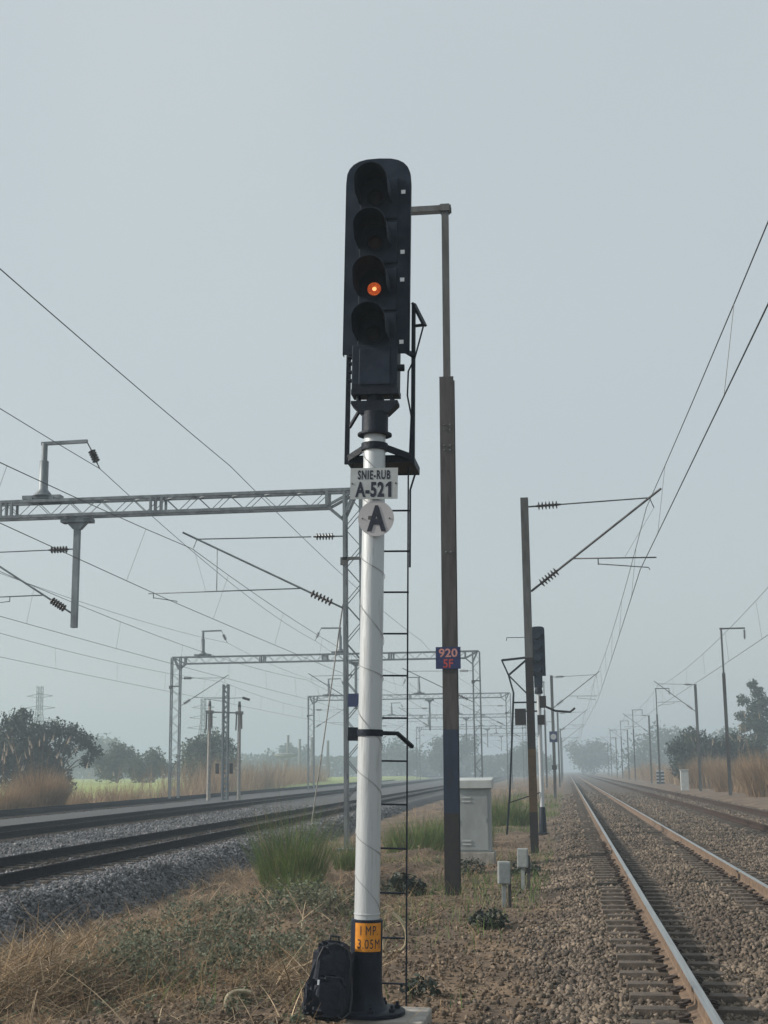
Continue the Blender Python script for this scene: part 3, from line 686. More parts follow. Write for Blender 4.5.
# ------------------------------------------------------------------ overhead line hardware
def insulator(mb, a, b, r=.07, n=7, mi=0):
    a = Vector(a); b = Vector(b); d = b - a; q = d.to_track_quat('Z', 'Y'); L = d.length
    prof = [(.022, 0)]
    for i in range(n):
        z = L * (.08 + .84 * i / n); w = L * .84 / n; prof += [(.03, z), (r, z + .25 * w), (r * .9, z + .45 * w), (.03, z + .6 * w)]
    prof.append((.022, L))
    t = MB(); t.lathe(prof, n=12)
    mb.add([q @ Vector(v) + a for v in t.v], t.f, mi, True)
def lerp(a, b, t): return Vector(a) + (Vector(b) - Vector(a)) * t
def cantilever(parent, x0, s, reach, zb, zt, ztop_m, regz, reg_end, steady, m, hang=None, k=1.0):
    """bracket assembly from a support at local x0 towards s; adds parts under parent"""
    A = Vector((x0, 0, zb)); B = Vector((x0 + s * reach, 0, zt)); E = lerp(A, B, 1.10)
    mb = MB(); mb.tube([lerp(A, B, .22), E], .028 * k, 8); mb.tube([A, lerp(A, B, .07)], .03 * k, 6)
    mb.build('bracket_tube', m, parent)
    mb = MB(); T = Vector((x0, 0, ztop_m)); mb.tube([T, lerp(T, B, .06)], .022, 6); mb.tube([lerp(T, B, .22), B], .018 * k, 6); mb.build('stay_tube', m, parent)
    mb = MB(); insulator(mb, lerp(A, B, .07), lerp(A, B, .24), .115 * k, 6); mb.build('insulator', M['insul'], parent)
    mb = MB(); insulator(mb, lerp(T, B, .06), lerp(T, B, .06) + (B - T).normalized() * .62, .105 * k, 6); mb.build('insulator', M['insul'], parent)
    tr = (regz - zb) / (zt - zb); G0 = lerp(A, B, tr); G1 = Vector((x0 + s * reg_end, 0, regz - .03))
    mb = MB(); mb.tube([G0, G1], .018 * k, 6)
    if hang: mb.tube([lerp(A, B, hang), lerp(G0, G1, (lerp(A, B, hang).x - G0.x) / (G1.x - G0.x))], .012, 6)
    mb.tube([B, B + Vector((s * .10, 0, -.25))], .012, 5); mb.tube([B + Vector((s * .10, 0, -.25)), lerp(G0, G1, .62)], .004, 4)
    mb.build('registration_arm', m, parent)
    s0, s1 = steady; mb = MB()
    mb.tube([(x0 + s * s0, 0, regz), (x0 + s * s0, 0, regz - .17)], .014, 6); mb.tube([(x0 + s * s0, 0, regz - .15), (x0 + s * s1, 0, regz - .27), (x0 + s * (s1 + .03), 0, regz - .33)], .013 * k, 6); mb.build('steady_arm', m, parent)

def feeder_post(parent, x, zb, s, arm, m, h=1.68):
    mb = MB(); mb.box((x, 0, zb + .06), (1.15, .3, .1)); mb.box((x - .32, 0, zb), (.14, .4, .09)); mb.box((x + .32, 0, zb), (.14, .4, .09))
    mb.lathe([(.3, zb + .1), (.14, zb + .3), (.135, zb + 1.15), (.09, zb + 1.17), (.085, zb + h)], (x, 0, 0), 10); fp_ = mb.build('feeder_post', m, parent)
    mb = MB(); mb.bar((x - s * .1, 0, zb + h), (x + s * arm, 0, zb + h + .02), .09, .1); mb.build('feeder_arm', m, fp_)
    mb = MB(); e = Vector((x + s * arm, 0, zb + h - .02)); f_ = e + Vector((s * .12, 0, -.22)); g_ = f_ + Vector((s * .2, 0, -.42)); mb.tube([e, f_], .018, 5); insulator(mb, f_, g_, .12, 5); mb.tube([g_, g_ + Vector((s * .08, 0, -.16))], .018, 5); mb.build('feeder_insulator', M['insul'], fp_)
    return g_ + Vector((s * .08, 0, -.16))

def lattice_leg(mb, x0, x1, y0, y1, z0, z1, step=.52, ch=.075, lc=.022):
    for x in (x0, x1):
        for y in (y0, y1): mb.bar((x, y, z0), (x, y, z1), ch, ch)
    n = int((z1 - z0) / step); st = (z1 - z0) / n
    for i in range(n):
        a, b = z0 + i * st, z0 + (i + 1) * st
        p, q = (x0, x1) if i % 2 else (x1, x0)
        for y in (y0, y1): mb.bar((p, y, a), (q, y, b), .012, lc)
        p, q = (y0, y1) if i % 2 else (y1, y0)
        for x in (x0, x1): mb.bar((x, p, a), (x, q, b), .012, lc)
def portal(Y, label, full=True, posts=((-14.9, 1),), first=False):
    gz = -.55; t = thing('gantry', label, 'gantry', (-5.75, Y, gz), 'steel portal gantries over the left hand tracks')
    o = Vector((-5.75, Y, gz)); X = lambda x: x - o.x; Z = lambda z: z - o.z
    m = M['galv']
    for xa_, xb_ in ((-5.96, -5.5), (-26.55, -25.95)):
        mb = MB(); lattice_leg(mb, X(xa_), X(xb_), -.2, .2, -.2, Z(9.36)); 
        mb.box((X((xa_ + xb_) / 2), 0, -.05), (.9, .8, .3)); leg = mb.build('leg', m, t)
        mb = MB(); mb.box((X(xa_), -.24, Z(7.35)), (.2, .08, .22)); mb.box((X((xa_ + xb_) / 2), -.245, Z(7.42)), (.55, .07, .08)); mb.build('bracket_plate', M['galv2'], leg)
    # beam: box truss with zigzag lacing and bolted splices
    mb = MB(); x0, x1 = X(-26.5), X(-5.55); za, zb = Z(8.95), Z(9.40)
    for y in (-.2, .2):
        mb.bar((x0, y, zb), (x1, y, zb), .085, .085); mb.bar((x0 + .9, y, za), (x1 - .9, y, za), .085, .085)
        for e, s in ((x0, 1), (x1, -1)):
            mb.bar((e + s * .9, y, za), (e + s * .46, y, za - .38), .07, .07); mb.bar((e + s * .9, y, za), (e + s * .08, y, zb - .03), .07, .07); mb.bar((e + s * .46, y, za - .38), (e + s * .1, y, zb - .05), .07, .07); mb.bar((e + s * .9, y, za), (e + s * .9, y, zb), .09, .09)
    n = 40; st = (x1 - x0 - 1.8) / n
    for i in range(n):
        a, b = x0 + .9 + i * st, x0 + .9 + (i + 1) * st
        p, q = (za, zb) if i % 2 else (zb, za)
        for y in (-.2, .2): mb.bar((a, y, p), (b, y, q), .01, .02)
        mb.bar((a, -.2 if i % 2 else .2, zb), (b, .2 if i % 2 else -.2, zb), .01, .03)
    for fx_ in (.30, .505, .72):
        xx = x0 + (x1 - x0) * fx_
        for d in (-.16, 0, .16):
            for y in (-.22, .22): mb.bar((xx + d, y, za - .03), (xx + d, y, zb + .03), .07 if d else .05, .05)
    mb.build('beam', m, t)
    # hanging arm between the near tracks
    for xd in (-13.82,):
        mb = MB(); mb.box((X(xd), 0, Z(8.80)), (.92, .34, .11)); mb.prism([(X(xd) - .3, Z(8.75)), (X(xd) + .3, Z(8.75)), (X(xd) + .11, Z(8.55)), (X(xd) - .11, Z(8.55))], -.1, .1)
        mb.box((X(xd) - .33, 0, Z(8.87)), (.16, .42, .08)); mb.box((X(xd) + .33, 0, Z(8.87)), (.16, .42, .08))
        mb.box((X(xd), 0, Z(7.15)), (.165, .165, 2.9)); mb.build('drop_arm', m, t)
    # brackets over the three tracks
    cantilever(t, X(-6.0), -1, 4.25, Z(6.05), Z(8.15), Z(8.10), Z(6.65), 5.65, (5.5, 4.8), m, hang=.86)
    cantilever(t, X(-13.88), -1, 2.9, Z(6.1), Z(7.95), Z(7.98), Z(6.66), 3.3, (1.9, 3.1), m)
    cantilever(t, X(-25.9), 1, 3.0, Z(6.1), Z(7.95), Z(7.98), Z(6.66), 3.3, (1.9, 3.1), m)
    ends = []
    for xp, s in posts: ends.append(feeder_post(t, X(xp), Z(9.47), s, 1.3, m) + o)
    return t, ends
PY = [(37, 'nearest steel portal gantry with lattice leg behind the signal post'), (90, 'second steel portal gantry spanning the left tracks, behind the nearest one'),
      (140, 'third steel portal gantry, smaller and hazier than the second'), (192, 'fourth steel portal gantry, faint in the haze'), (244, 'fifth steel portal gantry, very faint in the haze'), (296, 'sixth and farthest steel portal gantry, almost lost in haze')]
gp = []
for i, (y, lb) in enumerate(PY):
    t, e = portal(y, lb, posts=(((-14.9, 1),) if i == 0 else ((-14.9, -1), (-24.4, 1)))); gp.append((t, e))
# blue number board on the first gantry's near leg, and a guy wire
mb = MB(); mb.box((.06, -.252, 4.05), (.36, .006, .36)); bs = mb.build('number_board', M['bluesign'], gp[0][0])
GUY = [(-.3, .1, 6.75), (-1.75, 5.35, 3.38), (-3.21, 10.6, .05)]
mb = MB(); mb.tube(GUY, .02, 6); tag(mb.build('guy_wire', mat('pale_wire', (.5, .5, .48), rough=.5), gp[0][0]), 'pale taut stay wire')

def i_mast(mb, z0, z1, w=.2, d=.2, mi=0, x=0, y=0):
    mb.box((x, y, (z0 + z1) / 2), (.010, d - .024, z1 - z0), mi=mi)
    for s in (-1, 1): mb.box((x, y + s * (d / 2 - .006), (z0 + z1) / 2), (w, .012, z1 - z0), mi=mi)
def ohe_mast(x, y, label, s, h=8.45, z0=-.35, bands=False, reach=2.95):
    t = thing('cantilever_mast', label, 'overhead line mast', (x, y, z0), 'cantilever masts beside the right hand tracks')
    mb = MB()
    if bands: i_mast(mb, 0.0, .95, .19, .2, 0); i_mast(mb, .95, 2.42, .19, .2, 1); i_mast(mb, 2.42, 4.6, .19, .2, 0); i_mast(mb, 4.6, h, .19, .2, 2); p = mb.build('mast_post', (M['tarpaint'], M['ochre'], M['galv2']), t)
    else: i_mast(mb, 0, h, .2, .2, 0); p = mb.build('mast_post', M['galv2'], t)
    cantilever(t, s * .1, s, reach, 6.22, 8.45, 8.33, 7.0, reach + .1, (1.65, 2.85), M['galv2'])
    return t
def feeder_mast(x, y, label, s, z0=-.3, near=False):
    t = thing('feeder_mast', label, 'feeder mast', (x, y, z0), 'tall feeder masts with an arm on top')
    mb = MB()
    if near:
        i_mast(mb, 0, 1.25, .235, .26, 0); i_mast(mb, 1.25, 2.55, .235, .26, 1); i_mast(mb, 2.55, 8.36, .235, .26, 2)
        mb.build('mast_post', (M['tarpaint'], M['bluepaint'], M['rustbrown']), t)
        mb = MB()
        for z in (7.1, 7.45):
            for dx in (-.05, .05):
                for dz in (0, .08): mb.lathe([(.013, -.15), (.013, -.128)], (dx, 0, z + dz), 6, axis='Y')
        for dx in (-.04, .04): mb.lathe([(.013, -.15), (.013, -.128)], (dx, 0, 5.4), 6, axis='Y')
        mb.build('bolts', M['galv'], t)
    else:
        i_mast(mb, 0, 1.6, .2, .2, 0); i_mast(mb, 1.6, 7.4 + .9, .2, .2, 1); mb.build('mast_post', (M['galv2'], M['rustbrown']), t)
    mb = MB(); mb.box((0, 0, 9.7), (.115, .115, 3.4)); mb.build('extension_post', M['galv2'], t)
    mb = MB(); 
    for dy in (-.06, .06): mb.box((s * .72, dy, 11.38), (1.65, .03, .10)); 
    mb.box((0, 0, 11.38), (.16, .2, .12)); arm = mb.build('feeder_arm', M['galv2'], t)
    mb = MB(); insulator(mb, (s * 1.5, 0, 11.3), (s * 1.5, 0, 10.6), .1); mb.build('feeder_insulator', M['insul'], arm)
    return t
fm = feeder_mast(-1.86, 21.75, 'tall rusty brown steel mast with blue painted lower part and blue number board', -1, -.33, True); fm.location.x += .03; fm.rotation_euler = (0, .0075, 0)
mb = MB(); mb.box((-.02, -.15, 3.68), (.40, .005, .35)); nb = mb.build('number_board', M['bluesign'], fm)
text_mesh('lettering', '920', .30, .14, M['pinkink'], nb, (-.02, -.1545, 3.76), .02)
text_mesh('lettering', '5F', .16, .14, M['redink'], nb, (-.02, -.1545, 3.59), .02)
ohe_mast(-.82, 33, 'nearest cantilever mast at the right track edge with an ochre painted band', 1, 8.55, -.35, True)
ohe_mast(-.86, 96, 'second cantilever mast along the right track, carrying a round number disc', 1)
ohe_mast(-.86, 158, 'third cantilever mast along the right track edge', 1)
ohe_mast(-.86, 220, 'fourth cantilever mast along the right track edge, hazy', 1)
ohe_mast(-.86, 282, 'fifth cantilever mast along the right track edge, almost lost in haze', 1)
feeder_mast(-2.2, 150, 'tall feeder mast far along the right track, just left of the second cantilever mast', -1)
feeder_mast(-2.2, 275, 'distant tall feeder mast left of the track, almost lost in haze', -1)
# discs on the second cantilever mast
st_ = [o for o in COL.objects if o.name.startswith('cantilever_mast')][1]
mb = MB(); mb.box((0, -.12, 4.2), (.55, .01, .75)); dboard = mb.build('number_board', M['bluesign'], st_)
mb = MB(); mb.lathe([(.2, -.135), (.2, -.127)], (0, 0, 4.2), 24, axis='Y'); mb.build('white_disc', M['plate'], dboard)
mb = MB(); mb.box((0, -.15, 2.1), (.34, .1, .3)); mb.build('junction_box', M['tarpaint'], st_)
for i, (y, lb) in enumerate([(92, 'nearest tall feeder mast on the far right with arm and hanging insulator'), (160, 'second tall feeder mast on the far right, beside the striped board'), (217, 'third tall feeder mast on the far right'), (266, 'fourth tall feeder mast on the far right, hazy'), (330, 'fifth tall feeder mast on the far right, almost lost in haze')]):
    feeder_mast(10.5, y, lb, 1, -.15).scale = (1, 1, .955)
for i, (y, lb) in enumerate([(111, 'nearest cantilever mast on the far right, beside the white box'), (174, 'second cantilever mast on the far right, left of the striped board'), (236, 'third cantilever mast on the far right, hazy'), (292, 'fourth cantilever mast on the far right, very hazy'), (350, 'fifth and farthest cantilever mast on the far right')]):
    ohe_mast(10.4, y, lb, -1, 8.35, -.15, reach=2.85)

# ------------------------------------------------------------------ wires
def wire_thing(label, sup_m, sup_c, group, rm=.0095, rc=.009, sag=.45, drops=6, ydrop=260):
    t = thing('overhead_wire', label, 'overhead wire', sup_m[0], group)
    o = Vector(sup_m[0]); mp, cp = MB(), MB(); P = []; Q = []
    def sagged(a, b, u, s): p = lerp(a, b, u); p.z -= s * 4 * u * (1 - u); return p
    for i in range(len(sup_m) - 1):
        for k in range(12): P.append(sagged(sup_m[i], sup_m[i + 1], k / 12, sag) - o); Q.append(sagged(sup_c[i], sup_c[i + 1], k / 12, .06) - o)
        if Vector(sup_m[i]).y < ydrop:
            for k in range(drops):
                u = (k + .5) / drops; d = MB(); d.tube([sagged(sup_m[i], sup_m[i + 1], u, sag) - o, sagged(sup_c[i], sup_c[i + 1], u, .06) - o], .0045, 4); d.build('dropper', M['wire'], t)
    P.append(Vector(sup_m[-1]) - o); Q.append(Vector(sup_c[-1]) - o)
    mp.tube(P, rm, 6); mp.build('messenger_wire', M['wire'], t); cp.tube(Q, rc, 6); cp.build('contact_wire', M['wire'], t)
grp = 'overhead contact wires above the tracks'
ys_ = [-16, 37, 90, 140, 192, 244, 296]
def wset(fx, ys, zm, zc, stag, dx): return [(fx(y) + dx, y, zm) for y in ys], [(fx(y) + (stag if i % 2 else -stag * .6), y, zc) for i, y in enumerate(ys)]
m_, c_ = wset(lambda y: -10.1 - .008 * y, ys_, 7.88, 6.38, -.55, 0.0); m_[0] = (-10.0, -16, 7.0); wire_thing('overhead wire pair above the nearest left hand track, hung under the long bracket', m_, c_, grp)
m_, c_ = wset(lambda y: -16.6 - .006 * y, ys_, 7.7, 6.38, -.25, 0.0); wire_thing('overhead wire pair above the middle left hand track, carried by the drop arms', m_, c_, grp)
m_, c_ = wset(lambda y: -22.7 - .004 * y, ys_, 7.7, 6.38, .25, 0.0); wire_thing('overhead wire pair above the farthest left hand track, lowest at the left edge', m_, c_, grp)
m_, c_ = wset(lambda y: 2.15 + .0 * y, [-30, 33, 96, 158, 220, 282, 345], 7.86, 6.33, -.22, 0.0); m_[0] = (3.03, -30, 7.86); c_[0] = (2.9, -30, 6.33); wire_thing('overhead wire pair sweeping down from the upper right above the nearest right hand track', m_, c_, grp, .0085, .010)
m_, c_ = wset(lambda y: 7.45, [-12, 48, 111, 174, 236, 292, 350], 8.05, 6.45, .16, 0.0); wire_thing('overhead wire pair above the second right hand track at the right edge', m_, c_, grp, .0085, .010)
def single_wire(label, pts, r, sag):
    P = []
    for i in range(len(pts) - 1):
        for k in range(14):
            u = k / 14; p = lerp(pts[i], pts[i + 1], u); p.z -= sag * 4 * u * (1 - u); P.append(p - Vector(pts[0]))
    P.append(Vector(pts[-1]) - Vector(pts[0])); mb = MB(); mb.tube(P, r, 6)
    tag(mb.build('feeder_wire', M['wire'], None, pts[0]), label, 'feeder wire', 'single feeder wires above the gantries')
e0 = gp[0][1][0]
single_wire('single feeder wire held by the insulator on top of the nearest gantry', [(-12.2, -16, 10.5), tuple(e0)] + [tuple(gp[i][1][0]) for i in range(1, 6)], .0105, .45)
single_wire('topmost single wire crossing steeply behind the signal post', [(-9.1, -16, 10.3), (-9.3, 37, 10.25), (-9.4, 90, 10.2), (-9.5, 140, 10.2), (-9.6, 296, 10.2)], .0105, .3)
single_wire('far left single feeder wire on the posts of the second gantry', [(-23.2, -16, 10.2), (-23.2, 37, 10.2)] + [tuple(gp[i][1][1]) for i in range(1, 6)], .0095, .5)

# ------------------------------------------------------------------ second signal by the cantilever mast
s2 = thing('railway_signal', 'distant black headed railway signal on a thin white post behind the cantilever mast', 'railway signal', (-.79, 42.5, -.35), 'colour light signals')
mb = MB(); mb.lathe([(.2, 0), (.2, .04), (.12, .06), (.095, .8), (.08, .82)], n=16); mb.build('post_base', M['black'], s2)
mb = MB(); mb.lathe([(.068, .8), (.068, 4.4)], n=16); mb.build('post', M['white'], s2)
mb = MB(); mb.lathe([(.12, 4.25), (.13, 4.3), (.1, 4.45)], n=16); mb.build('collar', M['black'], s2)
poly = [(-.21, 4.75), (.21, 4.75)] + [(.21 * math.copysign(abs(math.cos(i / 10 * PI)) ** .6, math.cos(i / 10 * PI)), 6.16 + .14 * math.sin(i / 10 * PI) ** .6) for i in range(11)]
mb = MB(); mb.prism(poly, -.01, .02); mb.build('background_plate', M['blackm'], s2, loc=(.03, 0, .05))
mb = MB()
mb.box((0, .1, 5.3), (.26, .2, 1.7)); mb.build('lamp_housing', M['blackm'], s2, bevel=.01)
for z in (6.05, 5.7, 5.35, 5.0):
    mb = MB(); mb.tube([(0, -.02, z), (0, -.28, z + .01)], .12, 14); mb.build('hood', M['blackm'], s2)
mb = MB(); mb.box((.12, -.02, 4.0), (.2, .2, .36)); mb.box((.05, -.02, 3.45), (.22, .2, .3)); mb.build('junction_box', M['tarpaint'], s2)
mb = MB(); mb.box((-.58, -.05, 3.55), (.34, .2, .5)); mb.box((-.25, 0, 3.72), (.5, .06, .05)); mb.build('side_box', M['tarpaint'], s2)
ld = MB(); A = [(-1.12, .1, 5.32), (-.92, .1, 4.85), (-.78, .1, 4.3), (-.86, .1, 3), (-.98, .1, 1.2), (-1.10, .1, 0)]
for dy in (-.17, .17):
    for i in range(5): ld.bar((A[i][0], A[i][1] + dy, A[i][2]), (A[i + 1][0], A[i + 1][1] + dy, A[i + 1][2]), .075, .045)
lad2 = ld.build('ladder', M['black'], s2)
for k in range(14):
    z = .3 + k * .33; x = np.interp(z, [0, 1.2, 3, 4.3, 4.85, 5.32], [-1.10, -.98, -.86, -.78, -.92, -1.12]); MB().tube([(x, -.07, z), (x, .27, z)], .01, 5).build('rung', M['black'], lad2)
mb = MB()
for dy in (-.17, .17):
    mb.bar((-1.12, .1 + dy, 5.32), (0, .1 + dy, 5.42), .04); mb.bar((-.92, .1 + dy, 4.85), (-.3, .1 + dy, 5.36), .035); mb.bar((-.92, .1 + dy, 4.85), (-.3, .1 + dy, 4.2), .035); mb.bar((-1.0, .1 + dy, .95), (-.05, .1 + dy, 1.25), .03)
mb.bar((-.78, .1, 4.0), (0, .1, 4.0), .05); mb.build('ladder_brackets', M['black'], s2)
mb = MB(); mb.tube([(.1, 0, 3.9), (.5, 0, 3.72), (.95, 0, 3.68), (1.1, 0, 3.8)], .035, 7); mb.build('side_arm', M['tarpaint'], s2)
mb = MB(); mb.bar((0, .05, 6.02), (-.95, .05, 6.02), .02); mb.bar((-.95, .05, 6.02), (-.95, .05, 5.92), .02); mb.build('top_arm', M['black'], s2)

# ------------------------------------------------------------------ trackside cabinet, small boxes, boards
cb = thing('equipment_cabinet', 'grey steel equipment cabinet with pale roof behind the rusty mast', 'cabinet', (-2.0, 29.2, -.42))
mb = MB(); mb.box((0, 0, .1), (.9, .75, .45)); mb.build('plinth', M['concl'], cb, bevel=.01)
mb = MB(); mb.box((0, 0, .98), (.76, .6, 1.3)); bd = mb.build('body', M['cab'], cb, bevel=.01)
mb = MB(); mb.box((-.0, -.306, .97), (.66, .012, 1.2)); dr = mb.build('door', M['cab'], cb, bevel=.004)
mb = MB()
for z in (1.44, 1.36, .56, .49):
    MB().box((-.12, -.318, z), (.19, .014, .028)).build('vent_slot', M['cabtop'], dr)
for z in (.55, .97, 1.4): MB().box((-.335, -.318, z), (.03, .022, .09)).build('hinge', M['galv2'], dr)
mb = MB(); mb.box((.29, -.322, .98), (.02, .02, .09)); mb.build('handle', M['cab'], dr)
mb = MB(); mb.add([(-.43, -.36, 1.63), (.43, -.36, 1.63), (.43, .36, 1.63), (-.43, .36, 1.63), (-.43, -.36, 1.80), (.43, -.36, 1.80), (.43, .36, 1.85), (-.43, .36, 1.85)], [(0, 3, 2, 1), (4, 5, 6, 7), (0, 1, 5, 4), (1, 2, 6, 5), (2, 3, 7, 6), (3, 0, 4, 7)]); mb.build('roof', M['cabtop'], cb, bevel=.008)
for x, y, r, lb in ((-.93, 19.4, .12, 'nearer of two small grey junction boxes on short posts beside the ballast'), (-.77, 22.6, -.05, 'farther of two small grey junction boxes on short posts beside the ballast')):
    t = thing('junction_box', lb, 'junction box', (x, y, -.42), 'small grey junction boxes on posts', (0, .02, r))
    mb = MB(); mb.box((0, 0, .27), (.055, .055, .62)); mb.build('post', M['boxg'], t)
    mb = MB(); mb.box((0, -.02, .60), (.17, .13, .30)); bx = mb.build('box_body', M['boxg'], t, bevel=.008)
    mb = MB(); mb.box((0, -.09, .60), (.145, .012, .27)); mb.build('lid', M['boxg'], bx, bevel=.003)
    mb = MB(); mb.box((.085, .085, .3), (.045, .05, .68)); mb.build('back_support', M['galv2'], t)
sb = thing('striped_board', 'small stacked board with black and white stripes at the foot of a tall mast', 'track board', (10.75, 163, -.2))
mb = MB(); mb.box((.0, 0, .8), (.9, .1, 1.7)); bo = mb.build('board', M['plate'], sb)
mb = MB()
for z in (.2, .58, .96, 1.34): mb.box((0, -.06, z), (.92, .02, .2))
mb.build('stripes', M['ink'], bo)
mb = MB(); mb.box((-.3, .08, .0), (.08, .08, 1.0)); mb.box((.3, .08, .0), (.08, .08, 1.0)); mb.build('posts', M['galv2'], sb)
wb = thing('white_marker_box', 'white square concrete box beside the cantilever mast on the far right', 'marker box', (9.35, 113, -.15))
mb = MB(); mb.box((0, 0, .8), (.62, .5, 1.6)); mb.build('body', M['cabtop'], wb, bevel=.02)
mb = MB(); mb.box((0, 0, 1.63), (.72, .6, .08)); mb.build('cap', M['cabtop'], wb, bevel=.01)

# ------------------------------------------------------------------ isolator structure beyond the left tracks
iso = thing('isolator_structure', 'three post switch structure of one lattice mast and two plain poles beyond the left tracks', 'switch structure', (-23.5, 93, -.7))
mb = MB(); lattice_leg(mb, -.17, .17, -.17, .17, 0, 8.4, .34, .1, .06); mb.build('lattice_mast', M['galv'], iso)
for x, h in ((-1.15, 6.9), (.98, 6.8)):
    mb = MB(); mb.lathe([(.15, 0), (.11, h)], (x, 0, 0), 10); p = mb.build('pole', M['concl'], iso)
    mb = MB(); mb.box((x, 0, h - .4), (.5, .3, .22)); mb.lathe([(.12, h), (.08, h + .4)], (x, 0, 0), 8); mb.box((x, 0, h - .15), (.12, .12, .5)); mb.build('pole_head', M['galv2'], p)
    MB().tube([(x - .18, -.1, h - .5), (x - .22, -.1, h - 1.6)], .05, 6).build('insulator', M['insul'], p); MB().tube([(x + .18, -.1, h - .5), (x + .2, -.1, h - 1.5)], .05, 6).build('insulator', M['insul'], p)
mb = MB(); mb.bar((-1.15, 0, 6.5), (.98, 0, 6.4), .12, .1); mb.bar((-1.6, 0, 7.4), (1.2, 0, 7.45), .04); mb.build('cross_arm', M['galv'], iso)
MB().box((-.55, 0, 2.6), (.2, .3, .7)).build('switch_box', M['tarpaint'], iso); MB().box((.45, 0, 2.6), (.2, .3, .7)).build('switch_box', M['tarpaint'], iso); MB().tube([(1.2, 0, 7.45), (1.7, 0, 7.3)], .1, 6).build('insulator', M['insul'], iso)

# ------------------------------------------------------------------ trees
def tree(x, y, h, w, label, leaf, nl=5200, trunk=.28, lobes=None, size=.22, z0=-.6, group=None, k=1.0):
    t = thing('tree', label, 'tree', (x * k, y * k, z0), group); t.scale = (k, k, k * (1.08 if k < 1 else 1)); nl = int(nl * 1.35)
    if lobes is None:
        lobes = []
        for i in range(11):
            a = random.uniform(0, 6.28); q = w * .5 * math.sqrt(random.random()) * .75; zz = h * random.uniform(.32, .86)
            lobes.append((q * math.cos(a), q * math.sin(a), zz, w * random.uniform(.16, .26) * (1.15 - .4 * zz / h)))
        lobes.append((0, 0, h * .86, w * .2))
    mb = MB(); top = max(l[2] for l in lobes)
    mb.tube([(0, 0, -.3), (.1, 0, h * .2), (-.05, .1, h * .45), (.05, 0, top * .9)], [trunk, trunk * .8, trunk * .55, trunk * .15], 8)
    for lx, ly, lz, lr in lobes:
        b0 = Vector((0, 0, max(lz * .45, h * .12))); e = Vector((lx, ly, lz)); mb.tube([b0, lerp(b0, e, .5) + Vector((0, 0, .06 * h)), e], [trunk * .35, trunk * .22, trunk * .06], 5)
    mb.build('trunk', M['bark'], t)
    vol = np.array([l[3] ** 2 for l in lobes]); kk = rng.choice(len(lobes), nl, p=vol / vol.sum())
    L = np.array(lobes)[kk]
    d = rng.normal(size=(nl, 3)); d /= np.linalg.norm(d, axis=1, keepdims=True)
    r = L[:, 3] * rng.random(nl) ** .38
    # sub-clumps give a ragged outline
    cl = rng.normal(size=(nl // 30 + 1, 3)); ci = rng.integers(0, len(cl), nl); cl /= np.linalg.norm(cl, axis=1, keepdims=True)
    d = d * .62 + cl[ci] * .62
    P = L[:, :3] + d * r[:, None] * np.array([1, 1, .85])
    leaves('crown', P, rng.uniform(.5, 1.25, nl) * size, leaf, t, flat=.1, aspect=.6)
    return t
tl = 'trees behind the crop field'
tree(-61.8, 150, 10.2, 9.5, 'big dark rounded tree at the left edge beyond the field', M['leafA'], 9000, .4, k=.70, lobes=[(-1, 0, 7.8, 2.3), (1, 0, 6.2, 2.9), (-3, 0, 5.2, 3.0), (3.2, 0, 3.6, 2.6), (0, 1, 3.2, 3.2), (-4, 0, 2.6, 2.6), (4.2, 0, 1.9, 1.8), (0, 0, 9.1, 1.2)], group=tl)
tree(-58.2, 152, 8.8, 8.5, 'airy tree with open ragged crown right of the big dark tree', M['leafA'], 5600, .3, k=.70, lobes=[(-2.5, 0, 7.2, 1.5), (-.5, 0, 7.5, 1.6), (1.6, 0, 7.2, 1.4), (3.2, 0, 6.3, 1.3), (4.4, 0, 5.2, 1.0), (-2.0, 0, 5.4, 1.8), (.8, 0, 5.6, 1.4), (3.4, 0, 4.2, .9), (-1, 0, 3.2, 2.0), (.7, 0, 1.9, 1.5), (-3, 0, 2.4, 1.8)], group=tl, size=.2)
tree(-68, 156, 7.5, 7, 'dark tree cut by the left edge of the picture beyond the field', M['leafA'], 5000, k=.70, group=tl)
tree(-88, 262, 8.4, 10.5, 'hazy round tree beyond the field, left of its smaller neighbour', M['leafB'], 4500, k=.68, group=tl, size=.3)
tree(-79.5, 258, 7.0, 10, 'hazy low round tree beyond the field, left of the second gantry leg', M['leafB'], 4000, k=.68, group=tl, size=.3)
tree(-59, 225, 9.0, 13, 'broad hazy round tree behind the three post switch structure', M['leafB'], 6000, k=.68, group=tl, size=.3)
tr = 'trees beyond the right hand reeds'
tree(21.0, 232, 8.9, 11, 'dark round topped tree on the right, behind the cantilever mast', M['leafA'], 8500, k=.62, group=tr, size=.28)
tree(28.2, 236, 8.6, 10.5, 'dark tree right of the round topped one, with gaps in its crown', M['leafA'], 5200, k=.62, group=tr, size=.26)
tree(23.0, 170, 13.0, 5.5, 'tall slim pale tree at the right edge of the picture', M['leafB'], 5200, .25, lobes=[(-.2, 0, 12.1, .7), (.3, 0, 11.1, .9), (-1.5, 0, 10.3, .8), (.9, 0, 10.0, .9), (0, 0, 9.3, 1.2), (-1.9, 0, 8.4, .7), (1.5, 0, 8.6, .9), (-.3, 0, 7.7, 1.4), (-1.5, 0, 6.8, .7), (.9, 0, 6.8, 1.2), (.2, 0, 5.4, 1.3), (0, 0, 3.6, 1.4)], group=tr, size=.2)
tree(23.2, 180, 6.2, 6.5, 'low dark bushy tree at the foot of the tall slim one', M['leafB'], 3600, .22, lobes=[(-1.6, 0, 4.6, 1.5), (.6, 0, 4.9, 1.5), (-2.0, 0, 2.8, 1.7), (0, 0, 3, 2), (2, 0, 3, 1.8)], group=tr, size=.24)
far = 'far trees fading into the haze'
